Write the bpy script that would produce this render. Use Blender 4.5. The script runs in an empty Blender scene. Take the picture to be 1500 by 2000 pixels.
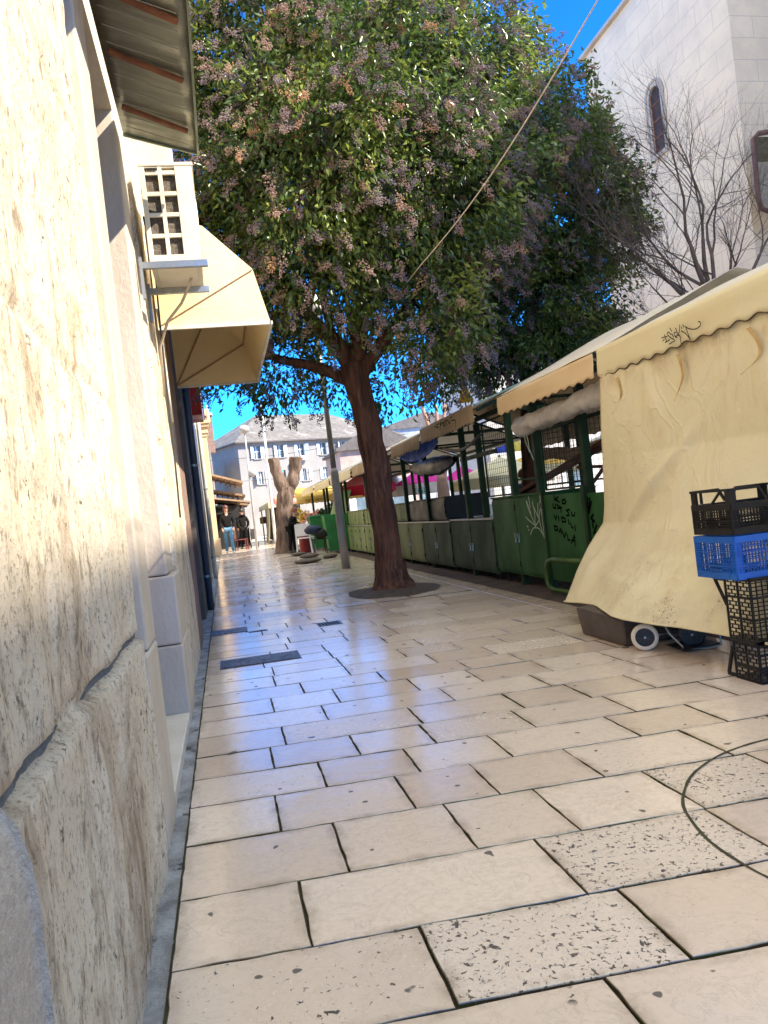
import bpy, math, random
import numpy as np
from mathutils import Vector, Matrix, noise
R = math.radians
scene = bpy.context.scene
# ---------------------------------------------------------------- camera
cam_d = bpy.data.cameras.new('camera'); cam = bpy.data.objects.new('camera', cam_d)
scene.collection.objects.link(cam); scene.camera = cam
cam_d.sensor_fit = 'VERTICAL'; cam_d.sensor_height = 36; cam_d.lens = 27
cam_d.clip_start = 0.02; cam_d.clip_end = 2000
yaw = math.atan(314.4/1500); pit = R(-0.24); rol = R(6.6)
F0 = Vector((math.sin(yaw), math.cos(yaw), 0)); r0 = Vector((math.cos(yaw), -math.sin(yaw), 0)); zz = Vector((0, 0, 1))
Fw = F0*math.cos(pit)+zz*math.sin(pit); u0 = zz*math.cos(pit)-F0*math.sin(pit)
Rt = r0*math.cos(rol)-u0*math.sin(rol); Up = r0*math.sin(rol)+u0*math.cos(rol)
cam.matrix_world = Matrix(((Rt.x, Up.x, -Fw.x, 0), (Rt.y, Up.y, -Fw.y, 0), (Rt.z, Up.z, -Fw.z, 1.0), (0, 0, 0, 1)))
# ---------------------------------------------------------------- light
SUN_EL, SUN_AZ = 42, 32          # azimuth: degrees from +X towards -Y
sd = Vector((math.cos(R(SUN_EL))*math.cos(R(SUN_AZ)), -math.cos(R(SUN_EL))*math.sin(R(SUN_AZ)), math.sin(R(SUN_EL))))
w = bpy.data.worlds.new('World'); scene.world = w; w.use_nodes = True
nt = w.node_tree; sky = nt.nodes.new('ShaderNodeTexSky'); sky.sky_type = 'NISHITA'; sky.sun_disc = False
sky.sun_elevation = R(SUN_EL); sky.sun_rotation = R(90+SUN_AZ); sky.air_density = 1.0; sky.dust_density = 0; sky.ozone_density = 1.5; sky.altitude = 2500
hsv = nt.nodes.new('ShaderNodeHueSaturation'); hsv.inputs['Saturation'].default_value = 1.0; nt.links.new(sky.outputs[0], hsv.inputs['Color'])
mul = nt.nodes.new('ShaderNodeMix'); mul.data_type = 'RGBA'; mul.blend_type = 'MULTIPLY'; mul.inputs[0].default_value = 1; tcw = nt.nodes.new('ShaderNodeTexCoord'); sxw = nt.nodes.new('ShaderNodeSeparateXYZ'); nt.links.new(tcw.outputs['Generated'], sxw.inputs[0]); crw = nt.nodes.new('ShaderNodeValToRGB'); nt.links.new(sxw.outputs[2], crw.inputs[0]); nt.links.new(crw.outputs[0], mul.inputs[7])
crw.color_ramp.elements[0].color = (.06, .34, .66, 1); crw.color_ramp.elements[0].position = 0; crw.color_ramp.elements[1].color = (4.1, 2.65, 1.36, 1); crw.color_ramp.elements[1].position = .80; ew = crw.color_ramp.elements.new(.58); ew.color = (.04, .33, .68, 1); ew = crw.color_ramp.elements.new(.16); ew.color = (.06, .37, .76, 1)  # upper sky, out of view, warmed and boosted to light the shaded street
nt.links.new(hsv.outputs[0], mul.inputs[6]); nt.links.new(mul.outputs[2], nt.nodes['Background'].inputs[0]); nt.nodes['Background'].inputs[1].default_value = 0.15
sl = bpy.data.lights.new('sun', 'SUN'); sl.energy = 2.7; sl.angle = R(0.55); sl.color = (1, .87, .68)
so = bpy.data.objects.new('sun', sl); scene.collection.objects.link(so); so.rotation_euler = (-sd).to_track_quat('-Z', 'Y').to_euler(); so.location = (8, -6, 20)
scene.view_settings.view_transform = 'Standard'; scene.view_settings.look = 'None'; scene.view_settings.exposure = 2.3; scene.view_settings.gamma = 1
scene.cycles.max_bounces = 8; scene.cycles.transparent_max_bounces = 8; scene.cycles.sample_clamp_indirect = 6

# ---------------------------------------------------------------- materials
MATS = {}
def mat(name, c1, c2=None, scale=4, rough=.65, rvar=.12, bump=.15, bscale=30, metal=0, stretch=(1, 1, 1), trans=0, c3=None, c3s=1.5, c3t=.58, spec=.5, tint=0, cd=4):
    if name in MATS: return MATS[name]
    m = bpy.data.materials.new(name); m.use_nodes = True; MATS[name] = m
    t = m.node_tree; n = t.nodes; L = t.links.new; b = n['Principled BSDF']
    tc = n.new('ShaderNodeTexCoord'); mp = n.new('ShaderNodeMapping'); mp.inputs['Scale'].default_value = stretch; L(tc.outputs['Object'], mp.inputs[0])
    def nz(s, d=4, r=.6):
        x = n.new('ShaderNodeTexNoise'); x.inputs['Scale'].default_value = s; x.inputs['Detail'].default_value = d; x.inputs['Roughness'].default_value = r; L(mp.outputs[0], x.inputs[0]); return x.outputs[0]
    def ramp(src, a, b_, lo=0, hi=1):
        x = n.new('ShaderNodeMapRange'); L(src, x.inputs[0]); x.inputs[1].default_value = a; x.inputs[2].default_value = b_; x.inputs[3].default_value = lo; x.inputs[4].default_value = hi; return x.outputs[0]
    def mix(f, a, bb):
        x = n.new('ShaderNodeMix'); x.data_type = 'RGBA'; L(f, x.inputs[0])
        for i, v in ((6, a), (7, bb)):
            if isinstance(v, tuple): x.inputs[i].default_value = (*v, 1)
            else: L(v, x.inputs[i])
        return x.outputs[2]
    c2 = c2 or tuple(v*.72 for v in c1)
    n1 = nz(scale, cd); col = mix(ramp(n1, .35, .65), c1, c2)
    if c3: col = mix(ramp(nz(c3s, 6, .7), c3t, c3t+.06), col, c3)
    if tint:
        a = n.new('ShaderNodeAttribute'); a.attribute_name = 'tint'
        h = n.new('ShaderNodeHueSaturation'); L(ramp(a.outputs['Fac'], 0, 1, 1-tint, 1+tint), h.inputs['Value']); L(col, h.inputs['Color']); col = h.outputs[0]
    L(col, b.inputs['Base Color']); L(ramp(n1, .3, .7, max(.03, rough-rvar), min(1, rough+rvar)), b.inputs['Roughness'])
    b.inputs['Metallic'].default_value = metal; b.inputs['Specular IOR Level'].default_value = spec
    if bump:
        bp = n.new('ShaderNodeBump'); bp.inputs['Strength'].default_value = bump; bp.inputs['Distance'].default_value = .02; L(nz(bscale, 5, .65), bp.inputs['Height']); L(bp.outputs[0], b.inputs['Normal'])
    if trans:
        tr = n.new('ShaderNodeBsdfTranslucent'); L(col, tr.inputs[0]); ms = n.new('ShaderNodeMixShader'); ms.inputs[0].default_value = trans
        L(b.outputs[0], ms.inputs[1]); L(tr.outputs[0], ms.inputs[2]); L(ms.outputs[0], n['Material Output'].inputs[0])
    return m
class NB:      # small node-builder for the hand-made materials
    def __init__(s, name):
        s.m = bpy.data.materials.new(name); s.m.use_nodes = True; s.t = s.m.node_tree; s.n = s.t.nodes; s.L = s.t.links.new; s.b = s.n['Principled BSDF']
        s.tc = s.n.new('ShaderNodeTexCoord')
    def map(s, sc=(1, 1, 1), src=None):
        x = s.n.new('ShaderNodeMapping'); x.inputs['Scale'].default_value = sc; s.L(src or s.tc.outputs['Object'], x.inputs[0]); return x.outputs[0]
    def noise(s, v, sc, d=4, r=.6, dist=0):
        x = s.n.new('ShaderNodeTexNoise'); x.inputs['Scale'].default_value = sc; x.inputs['Detail'].default_value = d; x.inputs['Roughness'].default_value = r; x.inputs['Distortion'].default_value = dist; s.L(v, x.inputs[0]); return x.outputs[0]
    def vor(s, v, sc, feat='F1', rnd=1):
        x = s.n.new('ShaderNodeTexVoronoi'); x.feature = feat; x.inputs['Scale'].default_value = sc; x.inputs['Randomness'].default_value = rnd; s.L(v, x.inputs[0]); return x.outputs['Distance']
    def rng(s, v, a, b, lo=0, hi=1):
        x = s.n.new('ShaderNodeMapRange'); s.L(v, x.inputs[0])
        for i, q in enumerate((a, b, lo, hi)): x.inputs[i+1].default_value = q
        return x.outputs[0]
    def math(s, op, a, b=0, c=0):
        x = s.n.new('ShaderNodeMath'); x.operation = op
        for i, q in enumerate((a, b, c)):
            if isinstance(q, (int, float)): x.inputs[i].default_value = q
            else: s.L(q, x.inputs[i])
        return x.outputs[0]
    def mix(s, f, a, b, mode='MIX'):
        x = s.n.new('ShaderNodeMix'); x.data_type = 'RGBA'; x.blend_type = mode
        if isinstance(f, (int, float)): x.inputs[0].default_value = f
        else: s.L(f, x.inputs[0])
        for i, v in ((6, a), (7, b)):
            if isinstance(v, tuple): x.inputs[i].default_value = (*v, 1)
            else: s.L(v, x.inputs[i])
        return x.outputs[2]
    def attr(s, nm):
        x = s.n.new('ShaderNodeAttribute'); x.attribute_name = nm; return x
    def bump(s, h, st, dist=.02, nrm=None):
        x = s.n.new('ShaderNodeBump'); x.inputs['Strength'].default_value = st; x.inputs['Distance'].default_value = dist; s.L(h, x.inputs['Height'])
        if nrm: s.L(nrm, x.inputs['Normal'])
        return x.outputs[0]

# ---------------------------------------------------------------- object helpers
def root_loc(o):
    while o.parent: o = o.parent
    return Vector(o.location)
def tag(o, label=None, cat=None, group=None, kind=None):
    if label: o['label'] = label
    if cat: o['category'] = cat
    if group: o['group'] = group
    if kind: o['kind'] = kind
    return o
def thing(name, loc, label, cat, group=None):
    o = bpy.data.objects.new(name, None); scene.collection.objects.link(o); o.location = loc; o.empty_display_size = .1
    return tag(o, label, cat, group)
def link_mesh(name, verts, faces, m, parent=None, smooth=False, tint=None, bevel=0, solid=0):
    off = root_loc(parent) if parent else Vector((0, 0, 0))
    me = bpy.data.meshes.new(name); v = np.asarray(verts, dtype=float).reshape(-1, 3)-np.array(off)
    if isinstance(faces, np.ndarray):
        nf, k = faces.shape; me.vertices.add(len(v)); me.vertices.foreach_set('co', v.ravel()); me.loops.add(nf*k); me.loops.foreach_set('vertex_index', faces.ravel().astype(np.int32))
        me.polygons.add(nf); me.polygons.foreach_set('loop_start', np.arange(0, nf*k, k, dtype=np.int32)); me.polygons.foreach_set('loop_total', np.full(nf, k, dtype=np.int32)); me.update(calc_edges=True); me.validate()
    else:
        me.from_pydata([tuple(p) for p in v], [], faces)
    if tint is not None:
        a = me.attributes.new('tint', 'FLOAT', 'POINT'); a.data.foreach_set('value', np.asarray(tint, dtype=np.float32))
    me.materials.append(m)
    if smooth: me.polygons.foreach_set('use_smooth', [True]*len(me.polygons))
    o = bpy.data.objects.new(name, me); scene.collection.objects.link(o)
    if parent: o.parent = parent
    if bevel:
        b = o.modifiers.new('b', 'BEVEL'); b.width = bevel; b.segments = 2; b.limit_method = 'ANGLE'
    if solid:
        b = o.modifiers.new('s', 'SOLIDIFY'); b.thickness = solid; b.offset = 0
    return o
class MB:
    def __init__(s): s.v = []; s.f = []; s.t = []; s.tv = .5
    def add(s, vs, fs):
        k = len(s.v); s.v += [tuple(p) for p in vs]; s.f += [tuple(i+k for i in f) for f in fs]; s.t += [s.tv]*len(vs); return s
    def box(s, a, b):
        x0, y0, z0 = a; x1, y1, z1 = b
        return s.add([(x0, y0, z0), (x1, y0, z0), (x1, y1, z0), (x0, y1, z0), (x0, y0, z1), (x1, y0, z1), (x1, y1, z1), (x0, y1, z1)],
                     [(0, 3, 2, 1), (4, 5, 6, 7), (0, 1, 5, 4), (1, 2, 6, 5), (2, 3, 7, 6), (3, 0, 4, 7)])
    def beam(s, p, q, w, h=None, up=(0, 0, 1)):
        p = Vector(p); q = Vector(q); h = h or w; d = (q-p).normalized(); u = Vector(up)
        if abs(d.dot(u)) > .98: u = Vector((1, 0, 0))
        a = d.cross(u).normalized(); b = a.cross(d).normalized(); V = []
        for c in (p, q):
            for i, j in ((-1, -1), (1, -1), (1, 1), (-1, 1)): V.append(c+a*(w/2*i)+b*(h/2*j))
        return s.add(V, [(0, 1, 2, 3), (7, 6, 5, 4), (0, 4, 5, 1), (1, 5, 6, 2), (2, 6, 7, 3), (3, 7, 4, 0)])
    def tube(s, pts, r, n=8, cap=True):
        pts = [Vector(p) for p in pts]; m = len(pts); rs = r if isinstance(r, (list, tuple)) else [r]*m; V = []; prev = None
        for i, p in enumerate(pts):
            d = (pts[min(i+1, m-1)]-pts[max(i-1, 0)]).normalized()
            if prev is None: a = d.orthogonal().normalized()
            else:
                a = prev-d*prev.dot(d); a = a.normalized() if a.length > 1e-5 else d.orthogonal().normalized()
            prev = a; b = d.cross(a)
            for k in range(n):
                t = 2*math.pi*k/n; V.append(p+(a*math.cos(t)+b*math.sin(t))*rs[i])
        F = [(i*n+k, i*n+(k+1) % n, (i+1)*n+(k+1) % n, (i+1)*n+k) for i in range(m-1) for k in range(n)]
        if cap: F += [tuple(range(n-1, -1, -1)), tuple(range((m-1)*n, m*n))]
        return s.add(V, F)
    def prism(s, poly, axis, a, b):      # poly = 2D points; axis = extrusion axis
        def P(u, v, t): return {0: (t, u, v), 1: (u, t, v), 2: (u, v, t)}[axis]
        n = len(poly); V = [P(u, v, a) for u, v in poly]+[P(u, v, b) for u, v in poly]
        return s.add(V, [tuple(range(n)), tuple(range(2*n-1, n-1, -1))]+[(i, (i+1) % n, n+(i+1) % n, n+i) for i in range(n)])
    def grid(s, fn, nu, nv):
        k = len(s.v); V = [fn(i/nu, j/nv) for i in range(nu+1) for j in range(nv+1)]
        return s.add(V, [(i*(nv+1)+j, (i+1)*(nv+1)+j, (i+1)*(nv+1)+j+1, i*(nv+1)+j+1) for i in range(nu) for j in range(nv)])
    def sphere(s, c, r, n=12, sc=(1, 1, 1)):
        V = []; F = []
        for i in range(n+1):
            for j in range(n*2):
                a = math.pi*i/n; b = math.pi*j/n; V.append((c[0]+r*sc[0]*math.sin(a)*math.cos(b), c[1]+r*sc[1]*math.sin(a)*math.sin(b), c[2]+r*sc[2]*math.cos(a)))
        for i in range(n):
            for j in range(n*2): F.append((i*2*n+j, (i+1)*2*n+j, (i+1)*2*n+(j+1) % (2*n), i*2*n+(j+1) % (2*n)))
        return s.add(V, F)
    def build(s, name, m, parent=None, smooth=False, bevel=0, solid=0, tint=False):
        return link_mesh(name, s.v, s.f, m, parent, smooth, s.t if tint else None, bevel, solid)
def copy_tree(o, parent=None):
    c = o.copy(); scene.collection.objects.link(c); c.parent = parent
    for ch in list(o.children): copy_tree(ch, c)
    return c
def N(x, y=0, z=0): return noise.noise(Vector((x, y, z)))
rnd = random.Random(7)

# ================================================================= SETTING
# ---- pavement material: polished limestone with pits, per-stone tone
q = NB('polished_limestone'); v = q.map(); at = q.attr('tint').outputs['Fac']; pt = q.attr('pit').outputs['Fac']
big = q.noise(v, 1.6, 5, .6); c = q.mix(q.rng(at, 0, 1), (.545, .43, .335), (.76, .645, .53)); c = q.mix(q.rng(big, .35, .7, 0, .5), c, (.70, .57, .46))
fine = q.noise(v, 45, 6, .7); c = q.mix(q.rng(fine, .42, .72, 0, .45), c, (.52, .42, .32))
veins = q.noise(v, 7, 8, .75, 1.2); c = q.mix(q.rng(q.math('ABSOLUTE', q.math('SUBTRACT', veins, .5)), 0, .012, .55, 0), c, (.36, .30, .24))
vd = q.map((1, 1, 1)); pn = q.noise(vd, 70, 4, .6, .6); pm = q.noise(v, 5, 4, .6); thr = q.math('SUBTRACT', .84, q.math('ADD', q.math('MULTIPLY', pt, .145), q.math('MULTIPLY', pm, .20)))
pn2 = q.noise(q.map((1, .7, 1)), 24, 6, .66, .8); pits = q.math('MAXIMUM', q.rng(q.math('SUBTRACT', pn, thr), 0, .02), q.rng(q.math('SUBTRACT', pn2, q.math('ADD', thr, .035)), 0, .02))
bl = q.noise(v, 9, 2, .5); blot = q.rng(bl, .71, .72)
sp = q.vor(v, 9); spot = q.math('MULTIPLY', q.rng(sp, .10, .085), q.rng(q.noise(v, 3.1, 2), .54, .56)); stain = q.math('MAXIMUM', blot, spot)
c = q.mix(q.math('MULTIPLY', q.rng(pt, .35, 1), .4), c, (.68, .60, .51)); c = q.mix(q.rng(q.noise(v, 3.3, 6, .75, .5), .56, .70, 0, .45), c, (.47, .36, .25)); c = q.mix(q.math('MULTIPLY', pits, .92), c, (.05, .043, .04)); c = q.mix(q.math('MULTIPLY', stain, .85), c, (.055, .055, .06))
ea = q.attr('edge').outputs['Fac']; dirt = q.math('MULTIPLY', q.rng(ea, .0, .14, 0, .62), q.rng(q.noise(v, 8, 6, .7), .40, .62)); c = q.mix(dirt, c, (.26, .20, .14)); edg = q.rng(ea, .15, .7); c = q.mix(edg, c, q.mix(q.rng(q.noise(v, 6), .45, .6), (.06, .045, .03), (.05, .06, .02)))
q.L(c, q.b.inputs['Base Color'])
rg = q.math('ADD', q.rng(big, .3, .7, .05, .14), q.math('MULTIPLY', pt, .14)); rg = q.math('ADD', rg, q.rng(fine, .4, .8, 0, .16)); rg = q.math('ADD', rg, q.math('MULTIPLY', pits, .35))
q.L(rg, q.b.inputs['Roughness']); q.L(q.rng(q.math('MAXIMUM', pits, stain), 0, 1, .8, .08), q.b.inputs['Specular IOR Level'])
hh = q.math('SUBTRACT', q.math('MULTIPLY', q.noise(v, 12, 3, .5), .35), q.math('MULTIPLY', pits, .5)); hh = q.math('ADD', hh, q.math('MULTIPLY', fine, .10))
q.L(q.bump(hh, .38, .012), q.b.inputs['Normal']); M_STONE = q.m

YS = [1.17-.34*4, 1.17-.34*3, 1.17-.34*2, 1.17-.34, 1.17, 1.51, 1.825, 2.165, 2.53, 2.87, 3.18, 3.49]
while YS[-1] < 42: YS.append(YS[-1]+rnd.uniform(.30, .36))
JO = {1.17: [.65, 1.15], 1.51: [.345, .845, 1.28], 1.825: [.09, .77, 1.3], 2.165: [.235, .605, .915, 1.305], 2.53: [.07, .515, .805, 1.175], 2.87: [.265, .62, .98, 1.5], 3.18: [.09, .445, .765, 1.2]}
PIT = {(1.51, 1), (1.825, 2), (2.165, 4)}
V = []; Fc = []; T = []; PT = []; ED = []
XL, XR = -.235, 2.60
for k in range(len(YS)-1):
    ya, yb = YS[k], YS[k+1]; js = [XL]+list(JO.get(round(ya, 3), []))
    while js[-1] < XR-.75: js.append(js[-1]+rnd.uniform(.32, .66))
    js.append(XR)
    for i in range(len(js)-1):
        xa, xb = js[i], js[i+1]; g = .0018+rnd.random()*.0014; near = ya < 6
        ns = 14 if near else 3; sk = -.075 if ya < 8 else -.05
        def yy(y, x): return y+sk*x
        seg = []; jit = .0022 if near else .0012
        def J(a, b, s_): return N(a*14, b*14, s_)*jit*2.2
        for t in range(ns): u = t/ns; x = xa+g*.6+(xb-xa-1.2*g)*u; seg.append((x, yy(ya+g+.0008, x)+J(x, ya, 1)))
        for t in range(max(2, ns//2)): u = t/max(2, ns//2); y = ya+g+(yb-ya-2*g)*u; seg.append((xb-g*.6+J(xb, y, 2), yy(y, xb)))
        for t in range(ns): u = t/ns; x = xb-g*.6-(xb-xa-1.2*g)*u; seg.append((x, yy(yb-g-.0008, x)+J(x, yb, 3)))
        for t in range(max(2, ns//2)): u = t/max(2, ns//2); y = yb-g-(yb-ya-2*g)*u; seg.append((xa+g*.6+J(xa, y, 4), yy(y, xa)))
        cx = sum(p[0] for p in seg)/len(seg); cy = sum(p[1] for p in seg)/len(seg); n_ = len(seg)
        # round the corners slightly
        tx, ty, tz = rnd.gauss(0, .0028), rnd.gauss(0, .0028), rnd.gauss(0, .0006)
        base = len(V); tone = rnd.random(); pi_ = 1.0 if (round(ya, 3), i) in PIT else (rnd.random()**3*.75)
        for (ins, z) in ((0, -.012), (.0010, -.0030), (.0045, 0), (.040, .0001)):
            for (x, y) in seg:
                d = math.hypot(cx-x, cy-y); fx = x+(cx-x)/d*ins; fy = y+(cy-y)/d*ins
                V.append((fx, fy, z+((fx-cx)*tx+(fy-cy)*ty+tz if z > -.01 else 0))); T.append(tone); PT.append(pi_); ED.append(1.0 if z < -.001 else (.14 if ins < .01 else 0))
        for r_ in range(3):
            for j in range(n_): Fc.append((base+r_*n_+j, base+r_*n_+(j+1) % n_, base+(r_+1)*n_+(j+1) % n_, base+(r_+1)*n_+j))
        Fc.append(tuple(base+3*n_+j for j in range(n_)))
# kerb slabs
y = -1
while y < 42:
    L_ = rnd.uniform(.7, 1.1); a, b = (2.606, y+.003), (2.80, y+L_-.003); base = len(V); tn = rnd.random()
    for z, e in ((-.03, 0), (-.002, 0), (.001, .003)):
        for (x, yv) in ((a[0]+e, a[1]+e), (b[0]-e, a[1]+e), (b[0]-e, b[1]-e), (a[0]+e, b[1]-e)): V.append((x, yv, z)); T.append(tn); PT.append(.15); ED.append(.1)
    for r_ in range(2):
        for j in range(4): Fc.append((base+r_*4+j, base+r_*4+(j+1) % 4, base+(r_+1)*4+(j+1) % 4, base+(r_+1)*4+j))
    Fc.append((base+8, base+9, base+10, base+11)); y += L_
pv = link_mesh('pavement', V, Fc, M_STONE, tint=T); a_ = pv.data.attributes.new('pit', 'FLOAT', 'POINT'); a_.data.foreach_set('value', np.array(PT, dtype=np.float32)); a_ = pv.data.attributes.new('edge', 'FLOAT', 'POINT'); a_.data.foreach_set('value', np.array(ED, dtype=np.float32)); tag(pv, kind='structure')
m_joint = mat('joint_dirt', (.045, .036, .022), (.05, .055, .02), 9, .95, .05, .6, 60)
tag(MB().box((-.24, -1, -.03), (2.80, 42, -.011)).build('pavement_bed', m_joint), kind='structure')
m_cem = mat('blue_grey_cement', (.34, .34, .34), (.15, .15, .15), 7, .55, .2, .9, 18, c3=(.02, .02, .022), c3s=5, c3t=.6)
g = MB(); g.grid(lambda u, w_: (-.40+w_*.162, -1+u*29.4, -.014+.012*N(u*290, w_*3)+.004*N(u*900, w_*9)), 500, 5); tag(g.build('gutter', m_cem, smooth=True), kind='structure')
# market square: one sheet to the horizon
q = NB('square_paving'); v = q.map(); br = q.n.new('ShaderNodeTexBrick'); q.L(v, br.inputs[0]); br.inputs['Scale'].default_value = 1
for i, val in (('Brick Width', .6), ('Row Height', .34), ('Mortar Size', .006)): br.inputs[i].default_value = val
br.inputs['Color1'].default_value = (.56, .49, .42, 1); br.inputs['Color2'].default_value = (.45, .39, .33, 1); br.inputs['Mortar'].default_value = (.1, .085, .07, 1)
c = q.mix(q.rng(q.noise(v, .8, 6, .7), .4, .7, 0, .5), br.outputs['Color'], (.34, .30, .26)); q.L(c, q.b.inputs['Base Color']); q.b.inputs['Roughness'].default_value = .45
q.L(q.bump(q.noise(v, 20), .2), q.b.inputs['Normal'])
gs = MB().box((-700, -700, -.3), (700, 1300, -.04)); tag(gs.build('ground', q.m), kind='structure')
m_strip = mat('brown_asphalt', (.10, .065, .045), (.055, .042, .034), 3, .85, .1, .8, 60, c3=(.17, .14, .11), c3s=3, c3t=.62)
tag(MB().box((2.803, -1, -.038), (5.9, 28.2, -.018)).build('stall_strip', m_strip), kind='structure')
tag(MB().box((-.6, 42, -.038), (2.8, 90, -.004)).build('far_paving', q.m), kind='structure')
# rings of the old tree pits
def ring(cx, cy, r, a0=0, a1=360):
    b = MB(); n = 90; vs = []
    for i in range(n+1):
        a = R(a0+(a1-a0)*i/n); wv = .0045+.0028*N(i*.7, cy); rr = r+.006*N(i*.25, 5)
        vs += [(cx+(rr-wv)*math.cos(a), cy+(rr-wv)*math.sin(a), .0022), (cx+(rr+wv)*math.cos(a), cy+(rr+wv)*math.sin(a), .0022)]
    b.add(vs, [(2*i, 2*i+1, 2*i+3, 2*i+2) for i in range(n)]); return b
tag(ring(1.88, 1.78, .70).build('paving_ring_joint', m_joint), kind='structure')
tag(ring(1.9, 9.0, .86, 60, 300).build('paving_ring_joint', m_joint), kind='structure')
tag(ring(1.9, 16.6, .86).build('paving_ring_joint', m_joint), kind='structure')
m_soil = mat('tree_pit_soil', (.13, .10, .075), (.06, .048, .038), 14, .95, .05, 1, 40, c3=(.22, .17, .12), c3s=30, c3t=.62)
def pit_soil(cx, cy, rx, ry):
    n = 40; b = MB(); vs = [(cx, cy, .035)]
    for ringi, (k, z) in enumerate(((.35, .03), (.75, .012), (1, .004))):
        for i in range(n): a = 2*math.pi*i/n; rr = k*(1+.1*N(i*.35, cy)); vs.append((cx+rx*rr*math.cos(a), cy+ry*rr*math.sin(a), z+.008*N(i, k*4)))
    fs = [(0, 1+i, 1+(i+1) % n) for i in range(n)]
    for r_ in range(2): fs += [(1+r_*n+i, 1+(r_+1)*n+i, 1+(r_+1)*n+(i+1) % n, 1+r_*n+(i+1) % n) for i in range(n)]
    b.add(vs, fs); tag(b.build('tree_pit_soil', m_soil, smooth=True), kind='structure')
pit_soil(1.93, 9.15, .56, .75); pit_soil(1.85, 23.9, .5, .6)

# ================================================================= LEFT HOUSES
q = NB('weathered_limestone_wall'); v = q.map(); vs_ = q.map((1, .8, .35))
n1 = q.noise(v, 2.2, 6, .65); n2 = q.noise(q.map((1, .8, .40)), 26, 9, .75, .35); n3 = q.noise(q.map((1, .6, .55)), 120, 6, .8); n4 = q.noise(vs_, 5, 6, .7, .6)
c = q.mix(q.rng(n1, .35, .65), (.70, .60, .45), (.76, .69, .57)); c = q.mix(q.rng(n4, .5, .68, 0, .9), c, (.30, .21, .125)); c = q.mix(q.rng(n2, .53, .64, 0, .85), c, (.20, .15, .10)); c = q.mix(q.rng(n3, .54, .62, 0, .75), c, (.17, .13, .09))
hol = q.rng(q.noise(q.map((1, .6, 1)), 30, 6, .7), .645, .67); c = q.mix(q.math('MULTIPLY', hol, .8), c, (.09, .065, .045)); c = q.mix(q.math('MULTIPLY', q.rng(q.noise(v, 4.3, 3), .71, .73), .5), c, (.30, .12, .06))
q.L(c, q.b.inputs['Base Color']); q.b.inputs['Roughness'].default_value = .9
h = q.math('ADD', q.math('MULTIPLY', n2, .9), q.math('MULTIPLY', n3, .35)); h = q.math('SUBTRACT', h, q.math('MULTIPLY', hol, .8)); q.L(q.bump(h, .9, .018), q.b.inputs['Normal']); M_WALL = q.m
m_smooth = mat('smooth_limestone', (.56, .51, .44), (.47, .40, .32), 3, .75, .1, .25, 40, stretch=(1, 1, .5), c3=(.30, .22, .14), c3s=4, c3t=.66)
m_step = mat('white_step_stone', (.66, .62, .54), (.58, .53, .45), 3, .6, .1, .15, 30)
m_mort = mat('yellow_mortar', (.46, .36, .21), (.34, .25, .14), 8, .95, .05, .8, 50)
m_door = mat('brown_door_paint', (.10, .045, .03), (.06, .03, .02), 6, .5, .1, .2, 30)
m_dark = mat('dark_parts_and_shade', (.02, .018, .016), (.012, .011, .01), 4, .8)  # near-black for dark parts, and for interior shade given as colour
h1 = thing('stone_house', (-.6, 2, 0), 'weathered cream limestone house wall with a deep doorway, nearest on the left', 'house')
def rough_wall(u, w_):
    y = -1.2+u*(2.60+1.2); z = -.05+w_*6.3
    x = -.302+.014*N(y*2.2, z*1.1, 3)+.010*N(y*7, z*3.2, 9)+.006*N(y*19, z*7, 1)+.003*N(y*50, z*24, 1)
    jz = .70+.006*N(y*3, 5); d = abs(z-jz); x -= .034*math.exp(-(d/.010)**4)
    x += .008*(1-math.tanh((z-jz)/.012))
    for zj in (1.42, 2.2, 3.0): x -= .012*math.exp(-((z-zj-.02*N(y*3, zj))/.014)**2)
    e = max(0, (y-2.50)/.10); x -= .05*e*e
    return (x, y+.018*N(z*5, 2)*u, z)
b = MB(); b.grid(rough_wall, 230, 330); b.build('rough_block_wall', M_WALL, h1, smooth=True)
b = MB(); b.grid(lambda u, w_: (-.312+.014*N((-1.2+u*3.72)*2.2, .77, 3)+.010*N((-1.2+u*3.72)*7, 2.24, 9)+.003*N(u*260, w_*2), -1.2+u*3.72, .684+.032*w_+.006*N((-1.2+u*3.72)*3, 5)+.004*N(u*90, w_)), 200, 4)
b.build('bed_joint_mortar', mat('dark_blue_grey_mortar', (.20, .23, .26), (.10, .115, .13), 12, .9, .05, .9, 50), h1, smooth=True)
b = MB(); b.grid(lambda u, w_: (-.332+.004*N(u*60, w_*3)+.004*N(u*200, 1), 2.53+w_*.18+.008*N(u*40, 3), .55+u*5.7), 200, 4); b.build('mortar_strip', m_mort, h1, smooth=True)
b = MB().box((-.62, 2.69, .62), (-.292, 2.975, 6.2)).box((-.62, 2.60, -.03), (-.287, 2.96, .615)); b.build('door_jamb', m_smooth, h1, bevel=.008)
b = MB(); b.box((-.62, 4.30, .78), (-.325, 4.75, 6.2)).box((-.62, 4.28, -.03), (-.285, 4.85, .40)).box((-.62, 4.285, .405), (-.289, 4.83, .775)); b.build('door_jamb', m_smooth, h1, bevel=.01)
MB().box((-.75, 2.965, -.03), (-.29, 4.275, .035)).build('threshold', m_step, h1, bevel=.006)
d_ = MB().box((-.66, 2.95, .04), (-.61, 4.30, 3.3)).build('door', m_door, h1); MB().tube([(-.60, 4.1, 1.05), (-.56, 4.1, 1.05), (-.56, 4.0, 1.05)], .012).build('handle', m_dark, d_)
b = MB(); b.grid(lambda u, w_: (-.305-.04*(w_ == 0)+.008*N(w_*14, u*9)+.004*N(w_*40, u*30), 4.72+w_*1.93, -.04+u*6.3), 120, 60); b.build('wall', M_WALL, h1, smooth=True)
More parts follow.
